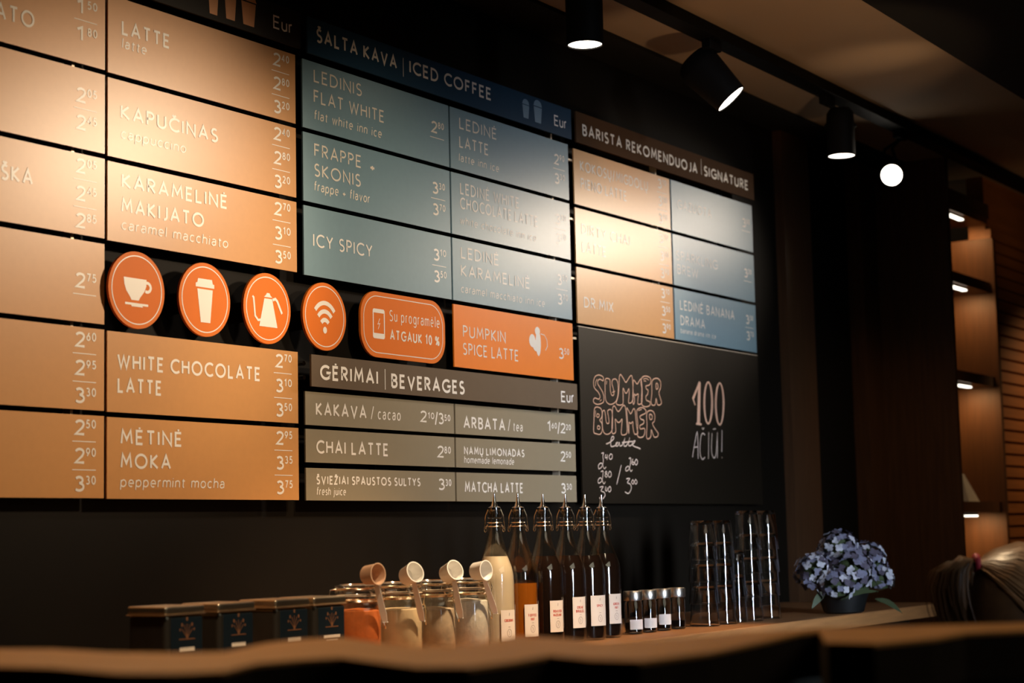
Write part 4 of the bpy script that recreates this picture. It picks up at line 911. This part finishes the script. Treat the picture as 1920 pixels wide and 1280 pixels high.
# hair pulled back to the tie
tie = atd(1826, 1056, 3.0)+bd*.0
hb = MB(); n1, n2 = 20, 36; V = []; Fs = []
for i in range(n1+1):
    th = pi*.80*i/n1
    for j in range(n2):
        ph = 2*pi*j/n2; a = sin(th)*cos(ph); b = sin(th)*sin(ph); c = cos(th)
        if a > .35 and c < .55: a_, k = a, .90
        else: k = 1.08
        V.append(hc+fd*(a*.099*k-.004)+bd*(b*.078*k)+UZ*(c*.121*k))
for i in range(n1):
    for j in range(n2): Fs.append((i*n2+j, i*n2+n2+j, i*n2+n2+(j+1) % n2, i*n2+(j+1) % n2))
hr = hb.add(V, Fs).build('hair', HAIR, t, True)
st = MB()
for i in range(420):
    ph = random.uniform(-pi*.95, pi*.95); s0 = random.uniform(.25, 1)
    a0_, b0_ = cos(ph*.5)*s0, sin(ph)*.9
    start = Vector((.085*cos(ph*.48), .086*sin(ph*.5)*1.0, .118*(1-abs(ph)/pi*1.2)))
    P_ = []
    for q in range(7):
        u = q/6; tl = Vector(((tie-hc).dot(fd), (tie-hc).dot(bd), (tie-hc).dot(UZ)))
        p = start.lerp(tl, u); el = math.sqrt((p.x/.106)**2+(p.y/.085)**2+(p.z/.130)**2)
        tgt = 1.035+random.uniform(-.01, .035)
        if el < tgt: p = p*(tgt/max(el, .3))*(1-u**4)+tl*(u**4)
        P_.append(hc+fd*p.x+bd*p.y+UZ*p.z)
    st.tube(P_, [.0006, .0011, .0013, .0013, .0012, .0010, .0006], 4)
st.build('hair_strands', mat('light_brown_hair', (.26, .14, .065), .35, spec=.7, var=.4, scale=60), hr, True)
pt = MB()
pt.tube([tie+fd*a+UZ*c for a, c in ((0, 0), (-.016, .0), (-.030, -.016), (-.034, -.042), (-.030, -.075), (-.020, -.108), (-.008, -.14))], [.008, .016, .022, .024, .020, .012, .004], 20)
for i in range(320):
    jx, jy, jw = random.gauss(0, .013), random.gauss(0, .016), random.uniform(.75, 1.15)
    path = [(0, 0, 0), (-.018, 0, .004), (-.034, 0, -.012), (-.040, 0, -.040), (-.036, 0, -.075), (-.026, 0, -.11), (-.012, 0, -.14)]
    P_ = [tie+fd*(a*jw+jx*min(1, q*.35+.2))+bd*(jy*min(1, q*.35+.2))+UZ*(c*jw) for q, (a, b, c) in enumerate(path)]
    pt.tube(P_, [.0006, .0008, .0009, .0009, .0009, .0008, .0004], 4)
pt.build('ponytail', HAIR, t, True)
MB().tube([tie+UZ*.012*cos(a*pi/6)+bd*.012*sin(a*pi/6)+fd*.004 for a in range(12)], .0055, 8, True).build('hair_tie', TIE, t, True)
sx = pp(-.10, 0, 0)
t = thing('stool', 'dark wooden stool under the seated person', 'stool', (sx.x, sx.y, 0)); sh_ = hz-.66-.155
MB().solid([(.16, sh_-.04), (.17, sh_-.03), (.17, sh_-.008), (.16, sh_)], (sx.x, sx.y, 0), 32).build('seat', WOODD, t, True)
for a in range(4):
    d = Vector((cos(a*pi/2+.8), sin(a*pi/2+.8), 0)); MB().tube([Vector((sx.x, sx.y, sh_-.04))+d*.10, Vector((sx.x, sx.y, 0.002))+d*.16], .014, 10).build('leg', WOODD, t, True)
